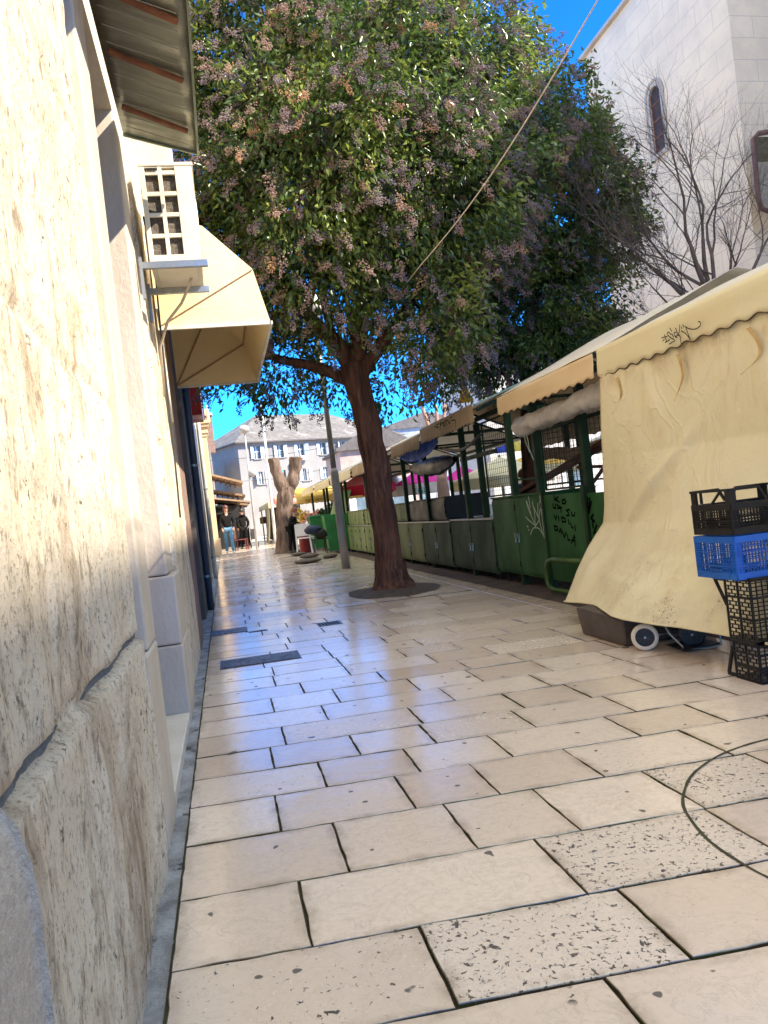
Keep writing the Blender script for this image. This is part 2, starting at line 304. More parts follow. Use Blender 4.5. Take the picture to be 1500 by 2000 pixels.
b = MB().box((-.7, 2.9, 3.3), (-.33, 4.4, 6.2)).box((-6, -1.2, 0), (-.62, 2.60, 6.2)).box((-6, 4.76, 0), (-.34, 6.6, 6.2)).box((-6, 2.6, 0), (-.70, 4.76, 6.2)); b.build('wall_core', m_smooth, h1)
b = MB(); b.box((-6, -6, 6.2), (-.14, 6.6, 6.32)).box((-6, -6, 6.33), (-.22, 6.6, 12.6)).box((-6, -6, 12.61), (.1, 6.6, 12.75)); b.build('upper_storey', m_smooth, h1)  # height above the frame raised to bounce warm sunlight onto the church
# pillar base at the left edge of the picture
pb = thing('pillar_base', (-.35, .3, 0), 'smooth pale grey stone pillar base with rounded shoulder against the near wall', 'pillar')
b = MB(); prof = [(-.45, -.03), (-.246, -.03), (-.250, .62), (-.253, .66), (-.262, .70), (-.275, .72), (-.45, .735)]
b.prism(prof, 1, -.8, .90); b.build('plinth', mat('pale_grey_stone', (.74, .67, .58), (.58, .51, .43), 70, .9, .05, .9, 160), pb, bevel=.01)
MB().box((-.45, -.8, .736), (-.29, .80, 1.9)).build('shaft', m_step, pb, bevel=.01)
# canopy above the door
cn = thing('door_canopy', (-.28, 3.5, 3.2), 'grey-green sloping metal canopy with rusty battens above the doorway', 'canopy')
m_met = mat('grey_green_sheet', (.30, .31, .25), (.23, .24, .19), 4, .38, .12, .12, 8, metal=.6, stretch=(1, 6, 1), c3=(.26, .25, .2), c3s=9, c3t=.62)
def can(u, w_, t=0): return (-.30+.40*u, 2.2+2.3*w_, 3.275-.115*u+.006*math.sin(w_*60)*u+.004*N(w_*30, u*3)+t)
b = MB(); b.grid(lambda u, w_: can(u, w_), 6, 120); b.build('sheet', m_met, cn, smooth=True, solid=.006)
b = MB().beam((.10, 2.2, 3.158), (.10, 4.5, 3.158), .012, .035); b.build('front_rim', mat('green_metal_rim', (.28, .33, .24), None, 5, .5, metal=.3), cn)
b = MB().beam((-.30, 4.505, 3.27), (.10, 4.505, 3.155), .012, .02); b.build('side_rim', mat('green_metal_rim', (.2, .2, .2)), cn)
m_rust = mat('rusty_batten', (.33, .13, .07), (.20, .085, .05), 12, .85, .1, .6, 40)
for yb in (2.6, 3.02, 3.30, 3.74, 4.22):
    MB().beam((-.27, yb-.05, 3.248), (.055, yb+.02, 3.148), .028, .02).build('batten', m_rust, cn, bevel=.004)
b = MB()
for i in range(16):
    yb = 2.5+i*.125+.03*N(i, 1); b.tube([(-.27, yb, 3.25), (-.1, yb+.02+.01*N(i, 3), 3.203), (.05, yb+.03, 3.158)], .0022, 5)
b.build('seam_line', mat('pale_seam', (.5, .5, .44), None, 6, .5), cn)
# cornice piece behind the AC
cc = thing('door_hood_moulding', (-.3, 5.9, 3.3), 'carved pale stone moulding above the air conditioner', 'moulding')
b = MB()
for i, (x, z, hh_) in enumerate(((-.02, 3.50, .05), (-.08, 3.43, .06), (-.13, 3.36, .06), (-.19, 3.26, .09))): b.box((-.34, 5.75+i*.04, z), (x, 6.5-i*.03, z+hh_))
b.build('moulding_course', m_smooth, cc, bevel=.012)
b = MB().box((-.34, 6.0, 3.6), (-.06, 6.4, 4.2)); b.build('bracket', m_smooth, cc, bevel=.03)
# air conditioner
m_ac = mat('ac_cream_plastic', (.74, .69, .56), (.68, .62, .48), 5, .45, .1, .05, 20, c3=(.45, .34, .2), c3s=7, c3t=.7)
m_coil = mat('ac_coil', (.16, .135, .11), (.09, .075, .06), 60, .6, .1, .8, 160, metal=.3)
m_galv = mat('galvanised_steel', (.42, .44, .42), (.33, .34, .33), 15, .38, .1, .1, 40, metal=.8)
ac = thing('air_conditioner', (-.1, 4.9, 2.57), 'cream outdoor air conditioner unit on brackets beside the yellow hood awning', 'air conditioner')
x0, x1, ya, yb, z0, z1 = -.245, .055, 4.65, 5.25, 2.575, 3.165
b = MB().box((x0, ya+.03, z0+.01), (x1, yb, z1-.012)); b.build('casing', m_ac, ac, bevel=.008)
MB().box((x0-.005, ya-.002, z1-.012), (x1+.008, yb+.005, z1+.012)).build('lid', m_ac, ac, bevel=.006)
MB().box((x0+.02, ya+.022, z0+.06), (x1-.07, ya+.029, z1-.03)).build('coil', m_coil, ac)
b = MB(); zz_ = [z0+.055+i*.105 for i in range(6)]; zt = z1-.014
b.box((x0, ya, z0+.01), (x0+.028, ya+.02, zt)); b.box((x1-.10, ya, z0+.01), (x1, ya+.02, zt)); b.box((x0+.028, ya, z0+.01), (x1-.10, ya+.02, z0+.055))
xm = (x0+.028+x1-.10)/2
b.box((xm-.012, ya+.001, z0+.055), (xm+.012, ya+.019, zt))
for i in range(1, 5):
    z = z0+.055+i*.124-.01
    b.box((x0+.028, ya+.002, z-.012), (xm-.012, ya+.018, z+.012)); b.box((xm+.012, ya+.002, z-.012), (x1-.10, ya+.018, z+.012))
b.box((x0+.028, ya+.003, zt-.006), (xm-.012, ya+.017, zt)); b.box((xm+.012, ya+.003, zt-.006), (x1-.10, ya+.017, zt)); b.build('side_grille', m_ac, ac, bevel=.002)
b = MB()
for i in range(7): b.box((x0+.035+i*.009, ya-.001, zt-.030), (x0+.039+i*.009, ya+.012, zt-.010))
b.build('vent_slot', m_dark, ac)
MB().tube([(x1+.001, 4.95+.19*math.cos(t*.3142), 2.87+.19*math.sin(t*.3142)) for t in range(21)], .006, 6).build('fan_guard', m_ac, ac)
MB().box((x0+.03, ya+.06, z0-.003), (x1-.03, yb-.05, z0+.012)).build('base_pan', m_ac, ac, bevel=.004)
for yy_ in (4.60, 5.10):
    MB().box((-.30, yy_-.016, 2.535), (.085, yy_+.016, 2.541)).box((-.30, yy_-.016, 2.541), (.085, yy_-.012, 2.572)).box((.079, yy_-.012, 2.541), (.085, yy_+.016, 2.572)).build('bracket', m_galv, ac)
    MB().box((-.302, yy_-.02, 2.36), (-.285, yy_+.02, 2.60)).build('wall_plate', m_galv, ac)
MB().tube([(-.02, 4.92, 2.573), (-.04, 4.94, 2.53), (-.10, 5.0, 2.44), (-.2, 5.1, 2.36), (-.27, 5.2, 2.22), (-.28, 5.25, 1.9)], .009, 8).build('drain_hose', mat('beige_hose', (.6, .5, .36), None, 5, .5), ac, smooth=True)
# hanging cables
m_cab = mat('pale_cable', (.55, .52, .46), None, 5, .5); m_cabd = mat('dark_cable', (.05, .045, .04), None, 5, .5)
for k, (lab, pts) in enumerate((('pale cable hanging in a loose loop from the hood awning on the left wall', [(-.27, 5.3, 2.5), (-.262, 5.45, 2.3), (-.268, 5.5, 2.0), (-.262, 5.52, 1.80), (-.265, 5.60, 1.78), (-.268, 5.62, 1.85), (-.268, 5.58, 2.3)]),
                                ('dark cable running down the left wall beside the air conditioner', [(-.27, 5.0, 3.0), (-.25, 5.25, 2.75), (-.265, 5.35, 2.2), (-.27, 5.38, 1.5), (-.28, 5.4, 1.1)]))):
    tag(MB().tube(pts, .006, 6).build('wall_cable', (m_cab, m_cabd)[k], smooth=True), lab, 'cable')
# yellow hood awning
hd = thing('hood_awning', (-.28, 6.5, 2.42), 'faded yellow dutch hood awning projecting from the left wall, open underneath', 'awning')
m_yel = mat('faded_yellow_canvas', (.83, .71, .45), (.79, .65, .38), 3, .8, .05, .3, 30, trans=.10)
hp = [(.49, 2.415), (.405, 2.80), (.09, 3.12), (-.29, 3.20)]
b = MB(); Y0, Y1 = 5.5, 7.75
vs = []; ny = 14
for i, (x, z) in enumerate(hp):
    for j in range(ny+1): vs.append((x-.006*abs(math.sin(j*1.3)), Y0+(Y1-Y0)*j/ny, z-.004*abs(math.sin(j*2.1))))
fs = [(i*(ny+1)+j, (i+1)*(ny+1)+j, (i+1)*(ny+1)+j+1, i*(ny+1)+j+1) for i in range(len(hp)-1) for j in range(ny)]
b.add(vs, fs); b.build('cover', m_yel, hd, solid=.002)
for yv, nm in ((Y0, 'side_gore'), (Y1, 'side_gore')):
    b = MB(); P = [(-.285, yv, 2.42)]+[(x, yv, z) for x, z in hp]; b.add(P, [(0, i, i+1) for i in range(1, len(hp))]); b.build(nm, m_yel, hd, solid=.002)
m_rib = mat('awning_rib', (.42, .27, .15), None, 6, .5)
for (x, z) in ((.405, 2.80), (.09, 3.12)):
    b = MB().tube([(-.285, Y0+.01, 2.425), (x-.012, Y0+.012, z-.012), (x-.012, Y1-.012, z-.012), (-.285, Y1-.01, 2.425)], .009, 6); b.build('rib', m_rib, hd)
b = MB().beam((-.285, Y0-.006, 2.415), (.49, Y0-.006, 2.41), .022, .022).beam((.493, Y0-.017, 2.41), (.493, Y1+.017, 2.41), .022, .022).beam((-.285, Y1+.006, 2.415), (.49, Y1+.006, 2.41), .022, .022)
b.build('bottom_frame', mat('white_awning_frame', (.72, .69, .6), None, 6, .5), hd)
for yv in (Y0-.004,):
    b = MB().beam((-.285, yv-.003, 2.425), (.405, yv-.003, 2.795), .008, .004); b.build('seam', mat('brown_seam', (.30, .12, .07), None, 5), hd)
# second house: brown and slate-blue door joinery
h2 = thing('plastered_house', (-.7, 11, 0), 'narrow old house front with brown door frame and slate-blue shutters, left of the paving', 'house')
m_bst = mat('brown_stained_stone', (.27, .18, .14), (.19, .13, .10), 4, .85, .1, .5, 30, stretch=(1, 1, .4), c3=(.42, .36, .3), c3s=3, c3t=.6)
m_slate = mat('slate_blue_paint', (.075, .09, .12), (.05, .06, .085), 4, .45, .1, .1, 20, stretch=(1, 1, .3))
MB().box((-6, 6.62, 0), (-.60, 16, 12.4)).build('wall', mat('grey_render', (.42, .40, .38), (.33, .31, .3), 3, .9, .05, .4, 30), h2)
MB().box((-.60, 6.62, -.03), (-.30, 7.45, 4.2)).build('door_frame', m_bst, h2, bevel=.01)
MB().box((-.60, 7.45, -.03), (-.42, 9.0, 4.0)).build('door', mat('dark_brown_door', (.06, .04, .032), (.04, .028, .022), 5, .6), h2)
MB().box((-.60, 9.0, -.03), (-.31, 9.9, 4.2)).build('door_frame', mat('dark_grey_stone', (.12, .10, .09), (.08, .07, .06), 5, .8, .1, .3), h2, bevel=.01)
for i in range(5):
    MB().box((-.60, 9.95+i*1.2, -.03), (-.33, 11.1+i*1.2, 3.1)).box((-.34, 10.0+i*1.2, .1), (-.318, 11.05+i*1.2, 3.0)).build('shutter', m_slate, h2, bevel=.008)
MB().box((-.6, 9.9, 3.15), (-.36, 16, 12.4)).box((-.6, 6.62, 4.25), (-.36, 9.9, 12.4)).build('upper_wall', mat('pale_upper_render', (.62, .54, .42), (.54, .46, .35), 3, .9), h2)  # unseen upper wall heightened to bounce warm light and block low sky
for yp, lab in ((9.93, 'dark slate downpipe clipped to the left wall between brown frame and blue shutters'), (16.02, 'pale downpipe on the left wall beyond the blue shutters')):
    dp = thing('downpipe', (-.28, yp, 0), lab, 'pipe')
    MB().tube([(-.27, yp, -.02), (-.27, yp, 5.6)], .045, 12).build('pipe', m_slate if yp < 12 else mat('pale_pipe', (.62, .64, .62), None, 4, .4), dp, smooth=True)
    for z in (.4, 1.8, 3.2): MB().tube([(-.27, yp, z), (-.27, yp, z+.03)], .052, 12).build('clip', m_galv, dp)
sg = thing('wall_sign', (-.2, 12.5, 3.1), 'small red box sign on the left wall under the tree foliage', 'sign')
MB().box((-.32, 12.0, 2.75), (-.12, 12.9, 3.75)).build('panel', mat('red_sign_paint', (.60, .03, .02), (.5, .03, .02), 3, .4), sg, bevel=.01)
MB().beam((-.35, 12.4, 3.1), (-.2, 12.4, 3.1), .03).build('bracket', m_dark, sg)
# third house with pilasters
h3 = thing('pilastered_house', (-.7, 23, 0), 'ochre stone house front with a moulded corner pilaster, sunlit beyond the blue shutters', 'house')
m_och = mat('ochre_limestone', (.58, .46, .31), (.50, .39, .26), 3, .85, .08, .5, 25, stretch=(1, 1, .6))
MB().box((-6, 16.05, 0), (-.52, 29.2, 6.2)).build('wall', m_och, h3)
MB().box((-.52, 16.1, 0), (-.36, 17.4, 4.4)).box((-.52, 21, 0), (-.38, 22, 4.6)).build('pilaster', m_step, h3, bevel=.01)
MB().box((-.52, 17.6, .05), (-.44, 20.8, 3.0)).build('shutter', m_slate, h3)
MB().box((-.6, 28.2, .62), (-.23, 29.15, 4.3)).build('pilaster', m_och, h3, bevel=.015)
MB().box((-.6, 28.1, -.03), (-.17, 29.25, .62)).build('pilaster_base', m_och, h3, bevel=.02)
b = MB()
for i, (e, z) in enumerate(((.03, 4.30), (.07, 4.42), (.04, 4.52), (.12, 4.64), (.17, 4.76))): b.box((-.6, 28.2-e, z), (-.23+e, 29.15+e, z+.12))
b.build('capital', m_och, h3, bevel=.015)
MB().tube([(-.1, 28.65, 4.88), (-.1, 28.65, 5.5)], [.07, .02], 8).build('finial', m_och, h3)

# ================================================================= CHURCH AND FAR BUILDINGS
q = NB('ashlar_blocks'); v = q.tc.outputs['UV']; br = q.n.new('ShaderNodeTexBrick'); q.L(v, br.inputs[0]); br.inputs['Scale'].default_value = 1
for i, val in (('Brick Width', .95), ('Row Height', .40), ('Mortar Size', .006), ('Mortar Smooth', .3)): br.inputs[i].default_value = val
br.inputs['Color1'].default_value = (.95, .79, .57, 1); br.inputs['Color2'].default_value = (.92, .755, .54, 1); br.inputs['Mortar'].default_value = (.60, .50, .40, 1)
ob = q.map(); c = q.mix(q.rng(q.noise(ob, 1.3, 5, .65), .4, .7, 0, .5), br.outputs['Color'], (.62, .52, .42)); c = q.mix(q.rng(q.noise(ob, 7, 5, .7), .62, .7, 0, .35), c, (.42, .33, .25))
q.L(c, q.b.inputs['Base Color']); q.b.inputs['Roughness'].default_value = .85; q.L(q.bump(q.noise(ob, 14, 5), .25), q.b.inputs['Normal']); M_ASH = q.m
def ashlar_wall(name, p0, p1, z0, z1, m, parent, thick=.5, holes=()):
    """upright wall from p0 to p1 (outer face on the line), UV in metres; holes = (u0,u1,z0,z1)"""
    p0 = Vector((*p0, 0)); p1 = Vector((*p1, 0)); d = (p1-p0); L_ = d.length; d.normalize(); n_ = Vector((d.y, -d.x, 0))
    us = sorted({0, L_, *[h[0] for h in holes], *[h[1] for h in holes]}); zs = sorted({z0, z1, *[h[2] for h in holes], *[h[3] for h in holes]})
    V = []; F = []; UV = []
    def quad(a, b, c_, e, uvs):
        k = len(V); V.extend([a, b, c_, e]); F.append((k, k+1, k+2, k+3)); UV.extend(uvs)
    for a, b in zip(us, us[1:]):
        for e, f in zip(zs, zs[1:]):
            if any(h[0] <= a+1e-6 and b <= h[1]+1e-6 and h[2] <= e+1e-6 and f <= h[3]+1e-6 for h in holes): continue
            P = lambda u_, z_, t=0: p0+d*u_-n_*t+zz*z_
            quad(P(a, e), P(b, e), P(b, f), P(a, f), [(a, e), (b, e), (b, f), (a, f)])
    for (a, b, e, f) in holes:
        P = lambda u_, z_, t=0: p0+d*u_-n_*t+zz*z_
        for (s_, t_) in (((a, e), (b, e)), ((b, e), (b, f)), ((b, f), (a, f)), ((a, f), (a, e))):
            quad(P(*s_), P(*t_), P(*t_, .35), P(*s_, .35), [s_, t_, t_, s_])
    o = link_mesh(name, V, F, m, parent); uv = o.data.uv_layers.new(name='UVMap')
    for i, l in enumerate(o.data.loops): uv.data[i].uv = UV[l.vertex_index]
    return o
ch = thing('stone_church', (12, 14.8, 0), 'tall pale ashlar church with a narrow round-arched window, behind the bare tree', 'church')
hA = (17.43-14.93, 17.43-14.52, 7.92, 9.30)     # window opening along the west wall (u runs from the north corner)
ashlar_wall('wall', (10, 17.43), (10, 12.23), 0, 11.5, M_ASH, ch, holes=[hA])
ashlar_wall('wall', (10, 12.23), (19, 12.23), 0, 11.5, M_ASH, ch)
ashlar_wall('wall', (19, 17.43), (10, 17.43), 0, 11.5, M_ASH, ch)
# arch head + surround
yc = (14.93+14.52)/2; rw = .205; b = MB(); n = 14
sq = [(yc-rw-.001, 9.30), (yc-rw-.001, 9.095)]+[(yc-rw*math.cos(math.pi*i/n), 9.095+rw*math.sin(math.pi*i/n)) for i in range(n+1)]+[(yc+rw+.001, 9.095), (yc+rw+.001, 9.30)]
for i in range(n):
    a0, a1 = math.pi*i/n, math.pi*(i+1)/n
    p = [(yc-rw*math.cos(a0), 9.095+rw*math.sin(a0)), (yc-rw*math.cos(a1), 9.095+rw*math.sin(a1)), (yc-rw*math.cos(a1), 9.302), (yc-rw*math.cos(a0), 9.302)]
    b.prism(p, 0, 10.001, 10.34)
b.build('arch_head', m_smooth, ch)
b = MB()
for (ri, ro, xo) in ((rw, rw+.07, 9.985), (rw+.10, rw+.15, 9.975)):
    for i in range(n):
        a0, a1 = math.pi*i/n, math.pi*(i+1)/n
        b.prism([(yc-ri*math.cos(a0), 9.095+ri*math.sin(a0)), (yc-ri*math.cos(a1), 9.095+ri*math.sin(a1)), (yc-ro*math.cos(a1), 9.095+ro*math.sin(a1)), (yc-ro*math.cos(a0), 9.095+ro*math.sin(a0))], 0, xo, 10.01)
    for s_ in (-1, 1): b.box((xo, min(yc+s_*ri, yc+s_*ro), 7.85), (10.01, max(yc+s_*ri, yc+s_*ro), 9.095))
b.build('window_surround', m_smooth, ch)
MB().box((9.95, yc-.32, 7.80), (10.02, yc+.32, 7.90)).build('sill', m_smooth, ch, bevel=.01)
wn = MB().box((10.045, yc-rw, 7.9), (10.06, yc+rw, 9.31)).build('window', mat('dusky_glass', (.085, .065, .07), (.06, .048, .055), 3, .6, .05, spec=.15), ch)
b = MB(); b.box((10.025, yc-rw, 7.9), (10.042, yc-rw+.03, 9.3)).box((10.025, yc+rw-.03, 7.9), (10.042, yc+rw, 9.3))
for z in (8.25, 8.6, 8.95): b.box((10.027, yc-rw+.03, z), (10.040, yc+rw-.03, z+.025))
b.build('glazing_bar', m_rust, wn)
MB().box((9.90, 12.14, 11.5), (19, 17.52, 11.58)).build('eaves_course', m_smooth, ch); b = MB(); b.box((9.96, 12.2, 11.585), (19, 17.5, 11.64)); b.build('roof', mat('grey_slate_roof', (.22, .22, .23), None, 6, .8), ch)
# porch roof and rust-brown framed glazing to the right of the church corner
pf = thing('glazed_porch', (9.9, 11.3, 5.9), 'rust-brown rounded metal frame with dark panes beside the church corner', 'porch')
m_frame = mat('rust_brown_frame', (.20, .085, .06), (.10, .05, .04), 8, .5, .1, .2, 30)
fp = [(10.9, 11.5, 6.82), (9.72, 11.5, 6.68), (9.60, 11.5, 6.58), (9.57, 11.5, 5.55), (9.62, 11.5, 5.38), (9.75, 11.5, 5.33), (10.9, 11.5, 5.30)]
MB().tube(fp, .045, 10).build('frame', m_frame, pf, smooth=True)
MB().box((9.66, 11.50, 6.20), (10.9, 11.53, 6.62)).build('upper_pane', mat('dark_foliage_glass', (.05, .06, .03), (.10, .09, .05), 9, .25), pf)
MB().box((9.64, 11.505, 5.42), (10.9, 11.525, 6.19)).build('lower_pane', mat('yellowed_pane', (.40, .36, .28), (.25, .24, .2), 4, .3), pf)
MB().box((10.9, 11.0, 0), (11.3, 12.0, 6.9)).build('wall', M_ASH, pf)
# unseen house added right of the frame to shade street and church side
bn = thing('street_shade_house', (16, 0, 0), 'unseen plastered house added right of the frame to shade the street and church side', 'house')
MB().box((11.5, -14, 0), (20, 11.0, 13.1)).build('wall', mat('warm_plaster', (.62, .52, .38), (.54, .45, .33), 2, .9, .05, .2, 20), bn)
MB().box((11.3, -14.2, 13.1), (20.2, 11.1, 13.3)).build('roof', mat('clay_roof', (.45, .2, .12), None, 4, .8), bn)
for i in range(5):
    for z in (1.2, 4.6, 8.2):
        wv = MB().box((11.46, -11+i*4.2, z), (11.52, -9.8+i*4.2, z+1.7)).build('window', mat('window_glass', (.05, .06, .07), None, 3, .1), bn)
        MB().box((11.42, -11.1+i*4.2, z-.12), (11.53, -9.7+i*4.2, z-.02)).build('sill', m_step, wv)
nv = thing('lane_shade_hall', (16, 19, 0), 'unseen stone block added behind the church to shade the far lane', 'shadow caster')  # never seen; added so its shadow covers the far lane and pollarded trunk
ashlar_wall('wall', (13, 20.6), (13, 17.63), 0, 14.4, M_ASH, nv); MB().box((13.02, 17.65, 0), (20, 20.58, 14.38)).build('core', m_smooth, nv); MB().box((12.9, 17.6, 14.42), (20.1, 20.7, 14.6)).build('roof', mat('grey_slate_roof', (.2, .2, .2)), nv)
# big far house closing the street
fh = thing('shuttered_house', (8, 64, 0), 'large pale two-storey house with hipped grey tile roof and open white shutters, closing the street', 'house')
p0 = Vector((1.73, 60, 0)); dd = Vector((10.67, 4.5, 0)).normalized(); nn = Vector((dd.y, -dd.x, 0)); Lf = 15.5; Dp = 10
m_fw = mat('pale_render', (.28, .275, .27), (.23, .228, .225), .8, .9, .05, .3, 8, c3=(.30, .29, .28), c3s=.5, c3t=.6)
hl = []
WU = [(1.58, 6.5), (3.6, 6.5), (5.46, 6.5), (7.53, 6.5), (9.46, 6.5), (11.7, 6.5), (13.9, 6.5)]; WL = [(1.74, 4.5), (3.7, 4.5), (5.67, 4.5), (7.6, 4.5), (9.6, 4.5), (11.8, 4.5), (13.9, 4.5)]
for (u, z) in WU+WL: hl.append((u-.28, u+.28, z-.48, z+.48))
def wallh(a, b_, holes): return ashlar_wall('wall', a, b_, 0, 7.3, m_fw, fh, holes=holes)
pc = [p0, p0+dd*Lf, p0+dd*Lf-nn*Dp, p0-nn*Dp]
# holes on a grid need clean cells: one strip per window column
us = [0]+[(WU[i][0]+WU[i+1][0])/2 for i in range(6)]+[Lf]
b = MB()
for i in range(7):
    a0, a1 = us[i], us[i+1]; P = lambda u_: p0+dd*u_
    hs = [(x-a0, y_-a0, z0_, z1_) for (x, y_, z0_, z1_) in hl if a0 < x < a1]
    # keep both windows of a column on the same grid lines
    hs = [(hs[0][0], hs[0][1], hs[0][2], hs[0][3]), (hs[0][0], hs[0][1], hs[1][2], hs[1][3])]
    wallh(P(a0)[:2], P(a1)[:2], hs)
ashlar_wall('wall', pc[3][:2], pc[0][:2], 0, 7.3, m_fw, fh); ashlar_wall('wall', pc[1][:2], pc[2][:2], 0, 7.3, m_fw, fh)
e = .35; rc = [pc[0]+nn*e-dd*e, pc[1]+nn*e+dd*e, pc[2]-nn*e+dd*e, pc[3]-nn*e-dd*e]
ridge = [(pc[0]+pc[3])/2+dd*4.2, (pc[1]+pc[2])/2-dd*4.2]
RV = [(c_.x, c_.y, 7.34) for c_ in rc]+[(c_.x, c_.y, 10.15) for c_ in ridge]
link_mesh('roof', RV, [(0, 1, 5, 4), (1, 2, 5), (2, 3, 4, 5), (3, 0, 4), (3, 2, 1, 0)], mat('grey_stone_tiles', (.17, .155, .145), (.10, .095, .09), 2.2, .9, .05, 1, 5, cd=8, c3=(.23, .21, .20), c3s=1.2, c3t=.55), fh)
b = MB(); b.beam(rc[0]+zz*7.30, rc[1]+zz*7.30, .12, .10).beam(rc[3]+zz*7.30, rc[0]+zz*7.30, .12, .10); b.build('gutter', mat('dark_gutter', (.12, .11, .11), None, 3), fh)
m_sh = mat('white_shutter', (.72, .76, .78), (.6, .68, .74), 3, .6); m_gl = mat('blue_grey_glass', (.10, .15, .20), (.18, .26, .33), 2, .12, .05)
for i, (u, z) in enumerate(WU+WL):
    if i in (8,): continue
    c0 = p0+dd*u
    def B(u0, u1, z0_, z1_, t0, t1, bb):
        A = [c0+dd*a+nn*t+zz*(z+h_) for t in (t0, t1) for (a, h_) in ((u0, z0_), (u1, z0_), (u1, z1_), (u0, z1_))]
        bb.add(A, [(0, 1, 2, 3), (7, 6, 5, 4), (0, 4, 5, 1), (1, 5, 6, 2), (2, 6, 7, 3), (3, 7, 4, 0)]); return bb
    wo = B(-.28, .28, -.48, .48, -.20, -.17, MB()).build('window', m_gl, fh)
    bb = MB(); B(-.03, .03, -.48, .48, -.165, -.13, bb); B(-.28, .28, .05, .09, -.165, -.135, bb); bb.build('frame', m_sh, wo)
    bb = MB(); B(-.36, .36, -.56, -.49, .003, .10, bb); bb.build('sill', m_fw, wo)
    for s_ in (-1, 1):
        ang = rnd.choice((0, .15, .5)) ; bb = MB(); a0, a1 = (.30, .58) if s_ > 0 else (-.58, -.30)
        A = []
        for t in (.02, .06):
            for (a, h_) in ((a0, -.48), (a1, -.48), (a1, .48), (a0, .48)):
                off = abs(abs(a)-.30)*ang*2; A.append(c0+dd*a+nn*(t+off)+zz*(z+h_))
        bb.add(A, [(0, 1, 2, 3), (7, 6, 5, 4), (0, 4, 5, 1), (1, 5, 6, 2), (2, 6, 7, 3), (3, 7, 4, 0)]); bb.build('shutter', m_sh, wo)
for (u, z) in ((5.6, 5.85), (4.5, 5.3), (9.0, 4.9)):
    c0 = p0+dd*u+nn*.2; x = MB().box((c0.x-.25, c0.y-.1, z-.18), (c0.x+.25, c0.y+.12, z+.18)).build('wall_unit', m_ac, fh)
# chimney and low houses on the far left
lh = thing('chimney_house', (-1.8, 56, 0), 'shadowed low house with a tall brick chimney left of the shuttered house', 'house')
MB().box((-8, 50, 0), (-.3, 63, 6.3)).build('wall', mat('grey_brown_render', (.30, .26, .24), None, 3, .9), lh)
cm = MB().box((-.75, 55, 6.3), (.05, 55.8, 8.9)).build('chimney', mat('chimney_brick', (.36, .22, .15), (.22, .14, .1), 4, .9, .05, .5, 8), lh)
MB().box((-.82, 54.92, 8.9), (.12, 55.88, 9.08)).box((-.6, 55.1, 9.08), (-.1, 55.6, 9.4)).build('cap', m_och, cm)
bl = thing('blue_rendered_house', (-3, 42, 0), 'tall pale-blue rendered house end rising above the pilaster on the left', 'house')
MB().box((-8, 38, 0), (-.42, 46, 9.4)).build('wall', mat('pale_blue_render', (.42, .50, .56), (.36, .44, .5), 3, .9), bl)
MB().tube([(-.40, 46.03, 0), (-.40, 46.03, 9.4)], .05, 8).build('downpipe', m_dark, bl)
# right-hand background houses across the square
def far_house(loc, wx, wy, hh_, lab, col, nwx, nz, m_win=None, name='town_house'):
    x, y = loc; t = thing(name, (x, y, 0), lab, 'house')
    MB().box((x-wx/2, y-wy/2, 0), (x+wx/2, y+wy/2, hh_)).build('wall', col, t)
    b = MB(); b.box((x-wx/2-.2, y-wy/2-.2, hh_), (x+wx/2+.2, y+wy/2+.2, hh_+.15)); b.prism([(x-wx/2-.2, hh_+.15), (x+wx/2+.2, hh_+.15), (x, hh_+1.4)], 1, y-wy/2-.2, y+wy/2+.2); b.build('roof', mat('grey_tile_roof', (.17, .155, .145), (.12, .11, .11), 3, .9), t)
    for i in range(nwx):
        for j in range(nz):
            xx = x-wx/2+(i+.5)*wx/nwx; z = 1.0+j*(hh_-1.2)/nz
            for (fx, fy, ax) in ((xx, y-wy/2, 1),):
                wv = MB().box((xx-.42, fy-.03, z), (xx+.42, fy+.02, z+1.3)).build('window', m_gl, t)
                MB().box((xx-.84, fy-.05, z), (xx-.44, fy-.002, z+1.3)).build('shutter', m_sh, wv); MB().box((xx+.44, fy-.05, z), (xx+.84, fy-.002, z+1.3)).build('shutter', m_sh, wv)
                MB().box((xx-.5, fy-.1, z-.12), (xx+.5, fy-.001, z-.03)).build('sill', m_step, wv)
    return t
m_white = mat('white_render', (.56, .55, .53), (.48, .47, .46), 1.5, .85, .05, .2, 10)
far_house((17.5, 33), 13, 6, 7.2, 'white house with shuttered windows seen through the wire mesh across the market', m_white, 5, 2)
far_house((9.2, 47), 4.4, 6, 4.6, 'low pale pink house seen between the green stall posts', mat('pink_render', (.55, .42, .38), None, 2, .9), 2, 1)
far_house((19.5, 73), 9, 7, 8.2, 'distant blue-grey house with small windows above the stall roofs', mat('blue_grey_render', (.42, .47, .55), None, 2, .9), 4, 2)
far_house((30, 50), 11, 8, 9.5, 'tall cream house at the far right side of the market square', m_fw, 4, 3)

